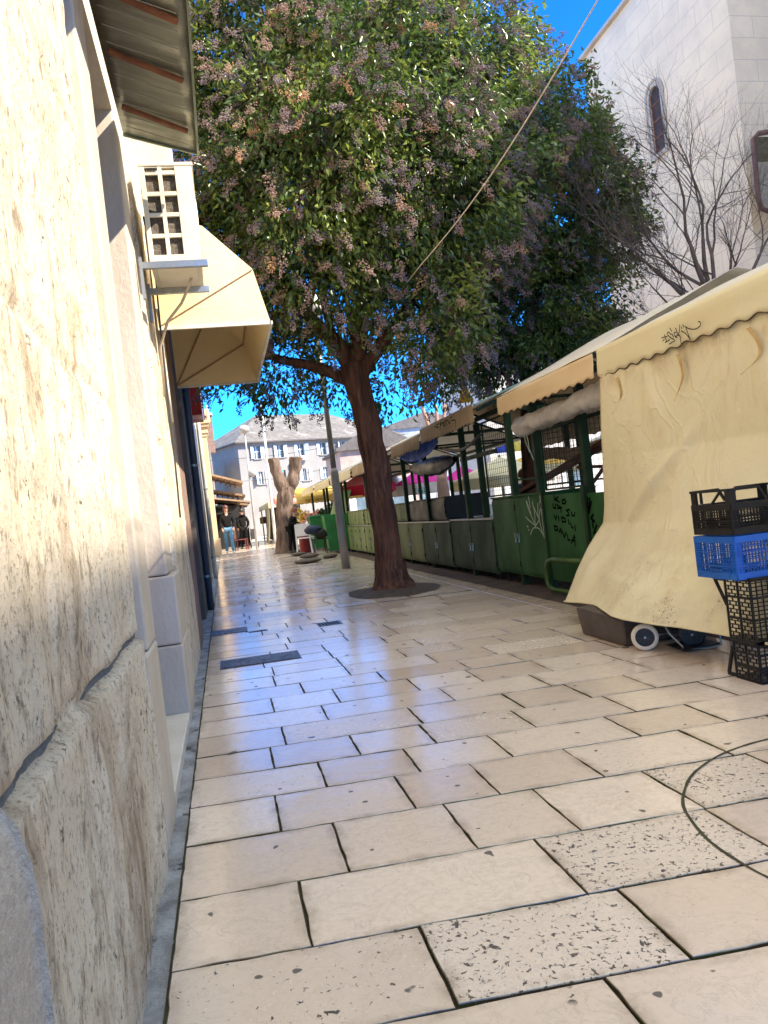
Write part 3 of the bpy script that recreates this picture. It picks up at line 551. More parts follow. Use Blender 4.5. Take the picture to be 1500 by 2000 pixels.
# ================================================================= TREES
m_bark = mat('furrowed_red_brown_bark', (.17, .075, .042), (.05, .022, .014), 16, .9, .05, 1.0, 30, stretch=(1, 1, .16), c3=(.20, .11, .07), c3s=11, c3t=.58)
m_bark2 = mat('grey_brown_bark', (.19, .135, .11), (.085, .06, .05), 9, .9, .05, 1, 20, stretch=(1, 1, .3))
def limb(pts, rs, n=14, sub=6, rough=.012, sd_=0):
    P = []; Q = []
    pts = [Vector(p) for p in pts]
    for i in range(len(pts)-1):
        for k in range(sub):
            t = k/sub; a = pts[max(i-1, 0)]; b = pts[i]; c_ = pts[i+1]; d_ = pts[min(i+2, len(pts)-1)]
            P.append(.5*((2*b)+(c_-a)*t+(2*a-5*b+4*c_-d_)*t*t+(3*b-a-3*c_+d_)*t**3)); Q.append(rs[i]+(rs[i+1]-rs[i])*t)
    P.append(pts[-1]); Q.append(rs[-1]); b = MB(); b.tube(P, Q, n)
    b.v = [tuple(Vector(p)+Vector((N(p[0]*9+sd_, p[1]*9, p[2]*2.2), N(p[0]*9, p[1]*9+7, p[2]*2.2+sd_), 0))*rough*2+Vector((N(p[0]*26, p[1]*26, p[2]*2.6+sd_), N(p[0]*26+9, p[1]*26, p[2]*2.6), 0))*rough*.9) for p in b.v]
    return b
def leaf_mesh(cent, outw, rng, per, spread, ln, wd, droop=.6):
    n = len(cent)*per; c = np.repeat(cent, per, 0)+rng.normal(0, spread, (n, 3))*np.array([1, 1, .9]); o = np.repeat(outw, per, 0)
    d = o*.7+rng.normal(0, .55, (n, 3)); d[:, 2] -= droop; d /= np.linalg.norm(d, axis=1)[:, None]
    s = np.cross(d, rng.normal(0, 1, (n, 3))); s /= np.linalg.norm(s, axis=1)[:, None]; nn_ = np.cross(d, s)
    L_ = ln*rng.uniform(.7, 1.25, (n, 1)); W = wd*rng.uniform(.7, 1.2, (n, 1))
    A = c; T_ = c+d*L_-nn_*L_*.12; m_ = c+d*L_*.45
    l = m_+s*W+nn_*W*.35; r = m_-s*W+nn_*W*.35
    V = np.stack([A, l, T_, r], 1).reshape(-1, 3); k = np.arange(n)[:, None]*4
    F = np.concatenate([k+np.array([[0, 1, 2]]), k+np.array([[0, 2, 3]])], 0)
    tint = np.repeat(np.clip(np.repeat(rng.normal(.5, .2, len(cent)), per)+rng.normal(0, .18, n), 0, 1), 4)
    return V, F, tint
# leaf + berry materials
q = NB('glossy_privet_leaf'); a = q.attr('tint').outputs['Fac']
cr = q.n.new('ShaderNodeValToRGB'); q.L(a, cr.inputs[0]); cr.color_ramp.elements[0].color = (.03, .055, .02, 1); cr.color_ramp.elements[1].color = (.19, .24, .05, 1); e_ = cr.color_ramp.elements.new(.55); e_.color = (.055, .105, .024, 1)
q.L(cr.outputs[0], q.b.inputs['Base Color']); q.b.inputs['Roughness'].default_value = .32; q.b.inputs['Specular IOR Level'].default_value = .5
tr = q.n.new('ShaderNodeBsdfTranslucent'); hs_ = q.n.new('ShaderNodeHueSaturation'); hs_.inputs['Value'].default_value = 1.8; q.L(cr.outputs[0], hs_.inputs['Color']); q.L(hs_.outputs[0], tr.inputs[0]); ms = q.n.new('ShaderNodeMixShader'); ms.inputs[0].default_value = .32
q.L(q.b.outputs[0], ms.inputs[1]); q.L(tr.outputs[0], ms.inputs[2]); q.L(ms.outputs[0], q.n['Material Output'].inputs[0]); M_LEAF = q.m
q = NB('mauve_berry'); a = q.attr('tint').outputs['Fac']
cr = q.n.new('ShaderNodeValToRGB'); q.L(a, cr.inputs[0]); cr.color_ramp.elements[0].color = (.17, .16, .22, 1); cr.color_ramp.elements[1].color = (.50, .29, .15, 1); e_ = cr.color_ramp.elements.new(.5); e_.color = (.34, .25, .255, 1)
q.L(cr.outputs[0], q.b.inputs['Base Color']); q.b.inputs['Roughness'].default_value = .6; M_BERRY = q.m
def crown(blobs, parent, seed, dens, per, pan, nm='crown'):
    rng = np.random.default_rng(seed); C = []; O = []
    for (x, y, z, r) in blobs:
        n = int(dens*r*r*12.57); u = rng.normal(0, 1, (n, 3)); u /= np.linalg.norm(u, axis=1)[:, None]
        rr = r*(.62+.42*rng.random(n)**.6); bump = np.array([1+.20*N(a[0]*2.3+x, a[1]*2.3, a[2]*2.3+z) for a in u]); p = np.array([x, y, z])+u*(rr*bump)[:, None]
        keep = np.array([N(a[0]*1.5, a[1]*1.5, a[2]*1.5+seed) > -.30 and N(a[0]*3.4, a[1]*3.4+3, a[2]*3.4) > -.26 for a in p]); C.append(p[keep]); O.append(u[keep])
    C = np.concatenate(C); O = np.concatenate(O); ok = (C[:, 0] > -.20) | (C[:, 2] > 6.5) ; C = C[ok]; O = O[ok]
    cl = np.array([N(a[0]*1.7+5, a[1]*1.7, a[2]*1.7) for a in C]); V, F, T_ = leaf_mesh(C, O, rng, per, .105, .090, .019); T_ = np.clip(T_+np.repeat(np.repeat(cl, per), 4)*.75+.04, 0, 1); o = link_mesh(nm, V, F, M_LEAF, parent, tint=T_)
    # hanging berry panicles
    sel = rng.random(len(C)) < pan*np.clip(.85-cl*2.2, .25, 1.2); P = C[sel]+O[sel]*.13; P[:, 2] -= .05; k = 64; n = len(P)*k
    off = rng.normal(0, 1, (n, 3)); off /= np.maximum(np.linalg.norm(off, axis=1)[:, None], 1e-3); off *= rng.random((n, 1))**.45
    ax = O[sel]*.5+rng.normal(0, .3, (len(P), 3)); ax[:, 2] -= .5; ax /= np.linalg.norm(ax, axis=1)[:, None]
    t = rng.random((n, 1)); w_ = (1-.6*t)*.072; c = np.repeat(P, k, 0)+np.repeat(ax, k, 0)*t*.20+off*w_; s = .0066*rng.uniform(.7, 1.2, (n, 1, 1))
    tet = np.array([[1, 1, 1], [1, -1, -1], [-1, 1, -1], [-1, -1, 1]])[None]
    V = (c[:, None, :]+tet*s).reshape(-1, 3); kk = np.arange(n)[:, None]*4; F = np.concatenate([kk+np.array([f]) for f in ((0, 1, 2), (0, 3, 1), (0, 2, 3), (1, 3, 2))], 0)
    T_ = np.repeat(np.clip(np.repeat(rng.normal(.45, .24, len(P)), k)+rng.normal(0, .08, n), 0, 1), 4); link_mesh('berries', V, F, M_BERRY, parent, tint=T_)
    return o
t1 = thing('privet_tree', (1.9, 9.15, 0), 'large glossy privet tree with mauve berry clusters and leaning red-brown trunk in a soil pit', 'tree')
tk = [(1.95, 9.25, -.05), (1.945, 9.27, .12), (1.945, 9.3, .4), (1.94, 9.3, .77), (1.925, 9.3, 1.15), (1.91, 9.3, 1.6), (1.875, 9.3, 2.0), (1.83, 9.3, 2.4), (1.78, 9.3, 2.82)]
b = limb(tk, [.33, .215, .172, .16, .165, .162, .155, .15, .16], 72, 16, .020); 
for pts, rs in (([(1.80, 9.3, 2.65), (1.62, 9.3, 3.05), (1.25, 9.1, 3.4), (.9, 9.1, 4.1), (.8, 9.2, 5.2)], [.12, .11, .085, .06, .03]), ([(1.82, 9.3, 2.65), (1.9, 9.35, 3.15), (2.05, 9.3, 3.8), (2.3, 9.3, 5.2), (2.3, 9.4, 6.5)], [.12, .11, .095, .07, .03]),
                ([(1.78, 9.4, 2.6), (1.35, 9.5, 2.85), (.8, 9.6, 3.05), (.2, 9.7, 3.5)], [.09, .07, .05, .02]), ([(1.84, 9.3, 2.65), (2.3, 9.2, 3.2), (2.9, 9.0, 3.9), (3.7, 9.1, 5.0)], [.09, .075, .06, .025]),
                ([(2.05, 9.3, 3.8), (3.0, 9.6, 4.4), (4.2, 9.7, 5.6)], [.06, .05, .02]), ([(1.25, 9.1, 3.4), (1.5, 8.6, 4.4), (1.6, 8.4, 6)], [.05, .045, .02]), ([(1.8, 9.4, 2.7), (1.65, 9.9, 3.4), (1.6, 10.3, 5)], [.08, .06, .03])):
    bb = limb(pts, rs, 10, 5, .006, 3); k = len(b.v); b.v += bb.v; b.f += [tuple(i+k for i in f) for f in bb.f]; b.t += bb.t
b.build('trunk', m_bark, t1, smooth=True)
B1 = [(1.32, 8.8, 6.26, 1.2), (0.69, 9.2, 6.86, 1.0), (0.59, 9.2, 5.51, .8), (2.14, 8.6, 6.38, 1.3), (3.2, 9.0, 6.1, 1.0), (1.42, 8.2, 4.68, 1.2), (2.49, 8.4, 4.57, 1.2), (0.70, 9.2, 4.16, .8), (1.41, 8.6, 3.75, .8), (2.54, 8.2, 3.02, .58), (3.76, 9.2, 5.14, 1.0), (4.37, 9.5, 6.2, .68), (5.1, 9.9, 6.22, .7), (.25, 9.6, 3.08, .5), (.91, 10.0, 3.02, .58), (2.79, 9.4, 2.83, .5), (2.4, 9.5, 3.85, .85), (2.07, 10.3, 6.87, 1.2), (3.0, 10.3, 6.23, 1.2), (1.07, 10.4, 5.4, 1.1), (5.75, 9.9, 5.05, .5), (1.6, 9.9, 2.75, .35), (2.2, 9.6, 2.55, .38), (2.9, 8.9, 4.9, 1.2), (.35, 9.0, 4.85, .6), (.25, 8.9, 6.3, .6), (3.9, 8.9, 6.6, .55), (3.3, 9.2, 4.2, .7), (5.35, 9.9, 5.7, .55), (2.0, 8.1, 5.5, 1.1)]
crown(B1, t1, 3, 24, 25, 1.1)
t2 = thing('privet_tree', (4.75, 11.3, 0), 'second privet tree, its dark shaded crown hanging behind the stall roofs', 'tree')
b = limb([(4.75, 11.4, -.05), (4.78, 11.3, 1.5), (4.9, 11.2, 3.0), (5.1, 11, 4.5), (5.3, 11, 6)], [.16, .13, .12, .09, .04], 14, 6); b.build('trunk', m_bark, t2, smooth=True)
B2 = [(4.8, 11.0, 5.15, 1.15), (5.7, 11.0, 5.04, 1.05), (5.1, 11.0, 3.85, .95), (5.85, 11.0, 3.95, .7), (6.1, 11.2, 6.0, .7), (4.4, 11.5, 3.85, .85), (5.6, 11.8, 7.2, .62), (4.5, 11.3, 3.1, .6), (5.0, 11.8, 6.2, .9), (5.6, 11.2, 3.3, .55), (3.9, 11.0, 3.3, .55), (5.0, 10.7, 3.05, .6), (5.9, 11.0, 3.2, .5), (6.35, 11.0, 4.8, .55)]
crown(B2, t2, 8, 30, 30, .75)
# bare tree in front of the church
bt = thing('bare_tree', (7.0, 9.6, 0), 'leafless grey-brown tree with fine spreading twigs in front of the church wall', 'tree')
tr_rng = random.Random(21); wood = MB(); twig = MB()
def grow(p, d, L_, r, dep):
    n = 4; pts = [p]; q_ = p; dv = d.copy()
    for i in range(n):
        dv = (dv+Vector((tr_rng.gauss(0, .13), tr_rng.gauss(0, .13), tr_rng.gauss(.03, .10)))).normalized(); q_ = q_+dv*L_/n; pts.append(q_)
    rs = [r*(1-.38*i/n) for i in range(n+1)]; (wood if r > .012 else twig).tube(pts, rs, 7 if r > .02 else 4, False)
    if dep == 0: return
    for k in range(tr_rng.choice((2, 3, 3))):
        i = tr_rng.randint(1, n); a = pts[i]; ang = tr_rng.uniform(.35, .95); ax = Vector((tr_rng.gauss(0, 1), tr_rng.gauss(0, 1), tr_rng.gauss(0, 1))).normalized()
        nd = (dv*math.cos(ang)+dv.cross(ax).normalized()*math.sin(ang)).normalized(); nd.y *= .8; grow(a, nd.normalized(), L_*tr_rng.uniform(.58, .86), rs[i]*tr_rng.uniform(.45, .7), dep-1)
    grow(pts[-1], dv, L_*.75, rs[-1]*.85, dep-1)
wood.tube([(7.0, 9.6, -.05), (6.98, 9.6, 1.6), (7.03, 9.55, 2.6), (7.0, 9.5, 3.1)], [.13, .10, .09, .085], 12)
for d_, L0, r_ in (((-.18, 0, 1), 1.15, .045), ((-.55, -.1, .85), 1.15, .038), ((.25, .1, 1), 1.2, .04), ((.75, 0, .75), 1.1, .034), ((-1, -.1, .30), .72, .026), ((.0, -.2, 1), 1.2, .034), ((.95, 0, .35), 1.0, .03)):
    grow(Vector((7.0+d_[0]*.05, 9.5, 2.95+tr_rng.random()*.2)), Vector(d_).normalized(), L0, r_, 5)
wood.build('trunk', m_bark2, bt, smooth=True); twig.build('twigs', m_bark2, bt)
# pollarded tree
t3 = thing('pollarded_tree', (1.8, 23.9, 0), 'pollarded tree cut back to a thick Y-shaped trunk, beside the white pole', 'tree')
b = limb([(1.78, 23.9, -.05), (1.80, 23.9, .3), (1.86, 23.9, 1.0), (1.98, 23.9, 1.75), (2.02, 23.9, 2.0)], [.34, .27, .24, .25, .25], 40, 12, .032)
for pts, rs in (([(2.0, 23.9, 1.8), (1.86, 23.9, 2.2), (1.76, 23.9, 2.55), (1.72, 23.9, 2.95)], [.2, .19, .18, .15]), ([(2.02, 23.9, 1.8), (2.2, 23.9, 2.15), (2.36, 23.9, 2.5), (2.44, 23.9, 2.9)], [.2, .19, .185, .19])):
    bb = limb(pts, rs, 24, 8, .028, 5); k = len(b.v); b.v += bb.v; b.f += [tuple(i+k for i in f) for f in bb.f]; b.t += bb.t
b.build('trunk', m_bark2, t3, smooth=True)
# sunlit pollarded trunks out on the square
for (x, y, hh_, lab) in ((6.0, 20.5, 2.9, 'sunlit pinkish tree trunk on the square, seen between stall posts under a rolled awning'), (8.1, 27.5, 4.6, 'pale pruned tree with stubby limbs showing above the graffitied awning')):
    t = thing('pruned_tree', (x, y, 0), lab, 'tree'); b = limb([(x, y, -.05), (x+.02, y, 1.0), (x+.05, y, hh_*.6)], [.22, .17, .15], 12, 5, .02)
    for s_ in (-.5, .1, .5): 
        bb = limb([(x+.05, y, hh_*.55), (x+s_*.5, y, hh_*.8), (x+s_*.9, y, hh_)], [.1, .08, .07], 8, 4, .01, s_); k = len(b.v); b.v += bb.v; b.f += [tuple(i+k for i in f) for f in bb.f]; b.t += bb.t
    b.build('trunk', mat('pale_bark', (.42, .26, .20), (.30, .2, .15), 4, .9, .05, .5, 20), t, smooth=True)
# rope across the street
b = MB(); pts = []
for i in range(41):
    u = i/40; p = Vector((2.43, 4.0, 3.76)).lerp(Vector((2.12, 7.1, 3.28)), u); p.z -= .10*math.sin(math.pi*u); pts.append(p)
pts = [Vector((2.95, -1.0, 4.6))]+pts+[Vector((2.15, 8.0, 3.32))]; rp = MB(); rp.tube(pts, .0048, 8); rp.sphere(pts[22], .011, 6, (1, 1.6, 1))
tag(rp.build('rope', mat('pale_rope', (.66, .60, .52), (.5, .44, .38), 60, .9, .05, .6, 120, stretch=(1, .3, 1)), smooth=True), 'taut pale rope strung from above down into the big tree crown', 'rope')

# ================================================================= MARKET STALLS
m_roof = mat('grey_mauve_canvas_top', (.86, .79, .68), (.80, .73, .62), 3, .85, .06, 0, 30, trans=.35, spec=.1, c3=(.42, .37, .33), c3s=2.2, c3t=.66)
def canvas(name, c1, c2, tr_=.3, c3=None): return mat(name, c1, c2, 2.5, .82, .05, .2, 45, trans=tr_, c3=c3, c3s=3, c3t=.66)
m_cream = canvas('cream_canvas', (.87, .81, .57), (.85, .77, .52)); m_orange = canvas('apricot_canvas', (.86, .70, .46), (.82, .64, .40)); m_tan = canvas('weathered_tan_canvas', (.70, .57, .39), (.60, .47, .32), .45, (.36, .25, .16))
m_ywc = canvas('yellow_canvas', (.80, .56, .12), (.72, .48, .09), .35); m_pale = canvas('pale_cream_canvas', (.74, .68, .54), (.68, .6, .47))
m_trim = mat('dark_brown_piping', (.07, .035, .02), None, 5, .8); m_ink = mat('black_marker', (.006, .006, .007), None, 5, .9, spec=0); m_wpaint = mat('white_spray_paint', (.50, .56, .50), (.38, .45, .40), 20, .6)
m_green = mat('dark_green_paint', (.010, .036, .012), (.007, .024, .010), 6, .55, .12, .1, 20, c3=(.05, .03, .015), c3s=9, c3t=.68, spec=.25)
m_gpanel = mat('bottle_green_sheet', (.022, .098, .026), (.014, .062, .018), 2.2, .55, .12, .12, 7, c3=(.012, .035, .022), c3s=3.2, c3t=.6, spec=.22, stretch=(1, 1, .6))
m_gslate = mat('slate_green_sheet', (.024, .062, .034), (.014, .040, .022), 2.5, .58, .12, .12, 8, c3=(.12, .15, .13), c3s=12, c3t=.66, spec=.22, stretch=(1, 1, .5))
m_gpale = mat('pale_green_sheet', (.22, .28, .13), (.10, .18, .05), 1.7, .5, .12, .15, 9, c3=(.06, .11, .035), c3s=4, c3t=.6, spec=.22, stretch=(1, 1, .35))  # pale green with darker green patches
m_gmoss = mat('mossy_green_sheet', (.11, .16, .06), (.055, .09, .035), 2, .55, .12, .12, 9, c3=(.24, .27, .18), c3s=6, c3t=.62, spec=.22, stretch=(1, 1, .35))
m_black = mat('black_green_box', (.012, .018, .015), (.008, .012, .010), 4, .5)
RX, RZ = 4.20, 2.515
def valance(X, ya, yb, zt, zb, m, parent, gather=0, step=.16, trim=True, sgn=-1):
    n = max(8, int(abs(yb-ya)/.02)); 
    def f(u, w_):
        y = ya+(yb-ya)*u; e = zb+.010*math.cos(2*math.pi*y/step)*w_+.006*N(y*3, 2); z = zt+(e-zt)*w_
        return (X+sgn*(.012*N(y*1.7, w_*2)+.006*w_+gather*.02*math.sin(y*38+2*N(y*3))*w_), y, z)
    b = MB(); b.grid(f, n, 6); v_ = b.build('valance', m, parent, smooth=True, solid=.0015)
    if trim:
        b = MB(); b.tube([f(i/n, 1.0) for i in range(n+1)], .0042, 5); b.build('piping', m_trim, v_)
    return v_
def roof(ya, yb, m, parent, zf=2.0, x0=2.87, x1=5.45, rz=RZ, sag=.02, rx=RX):
    b = MB()
    def f(u, w_):
        y = ya+(yb-ya)*u; x = x0+(x1-x0)*w_; z = zf+(rz-zf)*(1-abs(x-rx)/((rx-x0) if x < rx else (x1-rx)))
        return (x, y, z-sag*math.sin(math.pi*u)*(1 if .1 < w_ < .9 else .3)+.012*N(x*3, y*2, 4))
    b.grid(f, max(6, int((yb-ya)/.12)), 20); return b.build('roof_canvas', m, parent, smooth=True, solid=.003)
def frame(ya, yb, parent, posts, zt=1.95, rafters=True):
    for (x, y) in posts: MB().box((x-.035, y-.035, -.035), (x+.035, y+.035, zt)).build('post', m_green, parent, bevel=.004)
    for x in (3.2, 5.2): MB().beam((x, ya, zt+.02), (x, yb, zt+.02), .05, .05).build('top_rail', m_green, parent)
    if rafters:
        for y in (ya+.02, yb-.02):
            b = MB().beam((2.90, y, 1.975), (RX, y, RZ-.035), .03, .03).beam((RX, y, RZ-.035), (5.42, y, 1.975), .03, .03).beam((3.2, y, 1.95), (5.2, y, 1.95), .03, .03); b.build('rafter', m_green, parent)
def strokes(lines, X, wd, m, name, parent, up=.001):
    b = MB()
    for l in lines:
        pts = l
        for (a, c_) in zip(pts, pts[1:]):
            a = Vector((0, *a)); c_ = Vector((0, *c_)); d = (c_-a)
            if d.length < 1e-4: continue
            d.normalize(); n_ = Vector((0, -d.z, d.y))*wd/2; a = a-d*wd*.3; c_ = c_+d*wd*.3
            vs = [a+n_, a-n_, c_-n_, c_+n_]; b.add([(X-up, p.y, p.z) for p in vs], [(0, 1, 2, 3)])
    return b.build(name, m, parent, solid=.0006)
# --- stall 1: the nearest, closed by a full drop curtain
s1 = thing('market_stall', (3.5, 3.2, 0), 'nearest market stall closed by a long stained cream curtain down to the paving', 'market stall', 'stalls in the market row')
roof(1.0, 5.29, m_roof, s1); frame(1.05, 5.25, s1, [(3.2, 5.22), (5.2, 5.22), (3.2, 1.1), (5.2, 1.1), (3.2, 3.2), (5.2, 3.2)])
valance(2.852, .9, 5.27, 2.0, 1.785, m_cream, s1)
TAG1 = [[(4.378,1.874),(4.316,1.867)],[(4.344,1.884),(4.33,1.84)],[(4.37,1.85),(4.349,1.86)],[(4.345,1.834),(4.294,1.842)],[(4.275,1.868),(4.298,1.889),(4.313,1.883),(4.291,1.857),(4.248,1.83)],[(4.28,1.91),(4.265,1.887)],[(4.266,1.871),(4.251,1.847)],[(4.219,1.867),(4.24,1.87),(4.232,1.845),(4.216,1.836)],[(4.22,1.895),(4.205,1.851)],[(4.175,1.903),(4.184,1.871),(4.205,1.846)],[(4.232,1.845),(4.189,1.842),(4.182,1.79)],[(4.168,1.864),(4.13,1.84),(4.086,1.791)],[(4.117,1.868),(4.09,1.792)],[(4.159,1.887),(4.157,1.876)],[(4.145,1.896),(4.137,1.881)],[(4.127,1.881),(4.09,1.858),(4.04,1.842),(4.0,1.841),(3.977,1.852),(3.979,1.869),(3.996,1.875)],[(4.304,1.816),(4.241,1.822)]]
def smooth_l(l, k=4):
    if len(l) < 3: return l
    P = [Vector((*p, 0)) for p in l]; o = []
    for i in range(len(P)-1):
        a, b_, c_, d_ = P[max(i-1, 0)], P[i], P[i+1], P[min(i+2, len(P)-1)]
        for t in range(k): t /= k; o.append(.5*((2*b_)+(c_-a)*t+(2*a-5*b_+4*c_-d_)*t*t+(3*b_-a-3*c_+d_)*t**3))
    o.append(P[-1]); return [(p.x, p.y) for p in o]
strokes([smooth_l(l) for l in TAG1], 2.832, .006, m_ink, 'marker_tag', s1)
# curtain
q = NB('stained_cream_canvas'); v = q.map(); vz = q.map((1, 1, .35))
c = q.mix(q.rng(q.noise(v, 1.6, 5), .35, .68), (.87, .81, .58), (.85, .775, .53)); c = q.mix(q.rng(q.noise(vz, 5, 6, .7), .55, .75, 0, .35), c, (.66, .48, .24))
se = q.n.new('ShaderNodeSeparateXYZ'); q.L(q.tc.outputs['Object'], se.inputs[0]); low = q.rng(se.outputs[2], .85, .35); top = q.rng(se.outputs[2], 1.62, 1.78, 0, .55)
msk = q.math('MULTIPLY', low, q.rng(q.noise(v, 2.3, 4), .44, .60)); sp = q.math('GREATER_THAN', q.noise(v, 75, 3, .6), q.rng(msk, 0, 1, .80, .60)); c = q.mix(q.math('MULTIPLY', q.math('MULTIPLY', sp, msk), .75), c, (.13, .09, .07))
c = q.mix(q.math('MULTIPLY', q.math('MULTIPLY', msk, .35), q.rng(q.noise(v, 11, 5, .7), .4, .65)), c, (.42, .27, .15)); c = q.mix(q.math('MULTIPLY', top, q.rng(q.noise(v, 6, 4, .7), .42, .62)), c, (.52, .34, .17))
q.L(c, q.b.inputs['Base Color']); q.b.inputs['Roughness'].default_value = .8; cre = q.rng(q.math('ABSOLUTE', q.math('SUBTRACT', q.noise(q.map((1, 1, .7)), 2.4, 5, .55, 1.5), .5)), 0, .05, 1, 0); q.L(q.bump(q.math('ADD', q.math('MULTIPLY', cre, .30), q.noise(v, 7, 6, .6)), .55, .022), q.b.inputs['Normal'])
tr = q.n.new('ShaderNodeBsdfTranslucent'); q.L(c, tr.inputs[0]); ms = q.n.new('ShaderNodeMixShader'); ms.inputs[0].default_value = .25; q.L(q.b.outputs[0], ms.inputs[1]); q.L(tr.outputs[0], ms.inputs[2]); q.L(ms.outputs[0], q.n['Material Output'].inputs[0])
LE = [(0, 2.868, 5.235, 1.84), (.42, 2.87, 5.34, 1.17), (.66, 2.865, 5.44, .70), (.76, 2.73, 5.46, .52), (.88, 2.60, 5.44, .36), (1, 2.45, 5.41, .145)]
def itp(tab, v_):
    for a, b_ in zip(tab, tab[1:]):
        if v_ <= b_[0]: t = (v_-a[0])/(b_[0]-a[0]); t = t if len(tab) < 3 else t*t*(3-2*t)*.5+t*.5; return [a[i]+(b_[i]-a[i])*t for i in range(1, len(a))]
    return list(tab[-1][1:])
def lin(t, v_): return float(np.interp(v_, [a[0] for a in t], [a[1] for a in t]))
def curtain(u, w_):
    l = itp(LE, w_); xb = lin([(0, 2.45), (.15, 2.27), (.28, 2.245), (.48, 2.34), (1, 2.42)], u); zb = lin([(0, .145), (.15, .19), (.28, .180), (.48, .184), (1, .17)], u)
    wb = max(0, (w_-.40)/.60); rx = 2.868+(xb-2.868)*(wb**1.35); x = l[0]*(1-min(1, u*4))+rx*min(1, u*4) if u < .25 else rx
    yl = l[1]; y = yl*(1-u)+1.1*u; z = l[2]*(1-u)+(1.84-(1.84-.12)*w_)*u
    z += (zb-(.145*(1-u)+.12*u))*max(0, (w_-.8)/.2)
    # soft diagonal folds
    for (y0, z0_, y1, z1_, wdt, amp) in ((4.10, 1.32, 5.10, .60, .045, .050), (5.10, .62, 5.30, .20, .06, .045), (3.5, .9, 3.9, .15, .09, .035), (4.7, 1.8, 4.45, 1.2, .07, .018), (3.6, 1.8, 3.3, .9, .10, .024)):
        d = Vector((y1-y0, z1_-z0_)); L2 = d.length; d.normalize(); r_ = Vector((y-y0, z-z0_)); t = r_.dot(d); s_ = r_.x*d.y-r_.y*d.x
        k = max(0, 1-abs(t-L2/2)/(L2*.62)); x += -amp*math.exp(-(s_/wdt)**2)*k+amp*.8*k*(1/(1+math.exp(-s_/.03))-.5)
    x += .012*N(y*2.2, z*1.1)*w_+.006*N(y*7, z*2.5)*w_+.010*math.sin(y*5.5+z)*w_*w_
    return (x, y, z)
b = MB(); b.grid(curtain, 170, 90); cu = b.build('curtain', q.m, s1, smooth=True, solid=.002)
b = MB(); b.tube([tuple(Vector(curtain(i/160, 1))+Vector((-.003, 0, .004))) for i in range(161)], .007, 6); b.build('hem', m_cream, cu)
m_strap = mat('stained_tie_strap', (.42, .25, .10), (.60, .45, .2), 14, .9)
for k_, l in enumerate([[(4.99,1.735),(4.956,1.63),(4.993,1.563),(5.104,1.495)],[(4.236,1.736),(4.211,1.642),(4.231,1.567),(4.328,1.462)],[(3.59,1.735),(3.523,1.637),(3.547,1.561),(3.688,1.502)]]):
    P = smooth_l(l, 8); b = MB(); vs = []
    for i, (y, z) in enumerate(P): w_ = .017*(1-i/len(P))**.8+.001; vs += [(2.838-.005*math.sin(i*.3), y-w_, z+.002), (2.838, y+w_, z)]
    b.add(vs, [(2*i, 2*i+1, 2*i+3, 2*i+2) for i in range(len(P)-1)]); b.build('tie_strap', m_strap, cu, solid=.002)
# --- stall 2
s2 = thing('market_stall', (3.5, 6.4, 0), 'market stall with apricot valance, rolled plastic sheet and wire mesh sides', 'market stall', 'stalls in the market row')
roof(5.33, 7.46, m_roof, s2, rz=2.60); valance(2.852, 5.33, 7.40, 1.985, 1.80, m_orange, s2); frame(5.35, 7.4, s2, [(3.2, 6.30), (3.2, 7.36), (5.2, 5.4), (5.2, 7.36)])
# wavy sag at the near end + plastic roll
m_plas = mat('milky_plastic_roll', (.60, .57, .54), (.46, .43, .41), 5, .28, .1, .5, 9, trans=.25)
def roll(u, w_):
    y = 5.30+2.05*u; a = 2*math.pi*w_; r = .092+.030*N(y*4, math.cos(a)*1.5, math.sin(a)*1.5)+.016*N(y*13, math.cos(a)*2, math.sin(a)*2); 
    if u > .94: r *= max(.15, 1-(u-.94)*11)
    return (2.985+r*.8*math.cos(a), y, 1.70-.05*u**2-.02*math.sin(math.pi*u)+r*math.sin(a))
b = MB(); b.grid(roll, 120, 20); b.build('plastic_roll', m_plas, s2, smooth=True)
b = MB(); b.tube([(2.95, 7.0, 1.62), (2.96, 6.98, 1.5), (2.94, 6.93, 1.42), (2.96, 6.9, 1.3)], .004, 5).tube([(2.95, 7.02, 1.62), (2.95, 7.03, 1.5), (2.96, 6.97, 1.38)], .004, 5); b.build('tie_cord', mat('mint_cord', (.35, .5, .4), None, 5), s2)
def mesh_panel(X, ya, yb, za, zb, parent, sp=.052, axis='y', m=None, fr=.02):
    b = MB(); n = int((yb-ya)/sp); k = int((zb-za)/sp); r = .0018
    P = (lambda y, z: (X, y, z)) if axis == 'y' else (lambda y, z: (y, X, z))
    for i in range(1, n): y = ya+(yb-ya)*i/n; b.beam(P(y, za), P(y, zb), r*2)
    for i in range(1, k): z = za+(zb-za)*i/k; b.beam(P(ya, z), P(yb, z), r*2)
    o = b.build('wire_mesh', m or m_black, parent)
    b = MB(); b.beam(P(ya, za), P(yb, za), fr).beam(P(ya, zb), P(yb, zb), fr).beam(P(ya, za), P(ya, zb), fr).beam(P(yb, za), P(yb, zb), fr); b.build('mesh_frame', m_green, o); return o
mesh_panel(3.19, 6.33, 7.2, 1.0, 1.60, s2); mesh_panel(5.19, 5.45, 7.3, .95, 1.95, s2); mesh_panel(7.38, 3.25, 5.15, 1.05, 1.95, s2, axis='x'); mesh_panel(5.42, 3.25, 5.15, 1.0, 1.95, s2, axis='x')
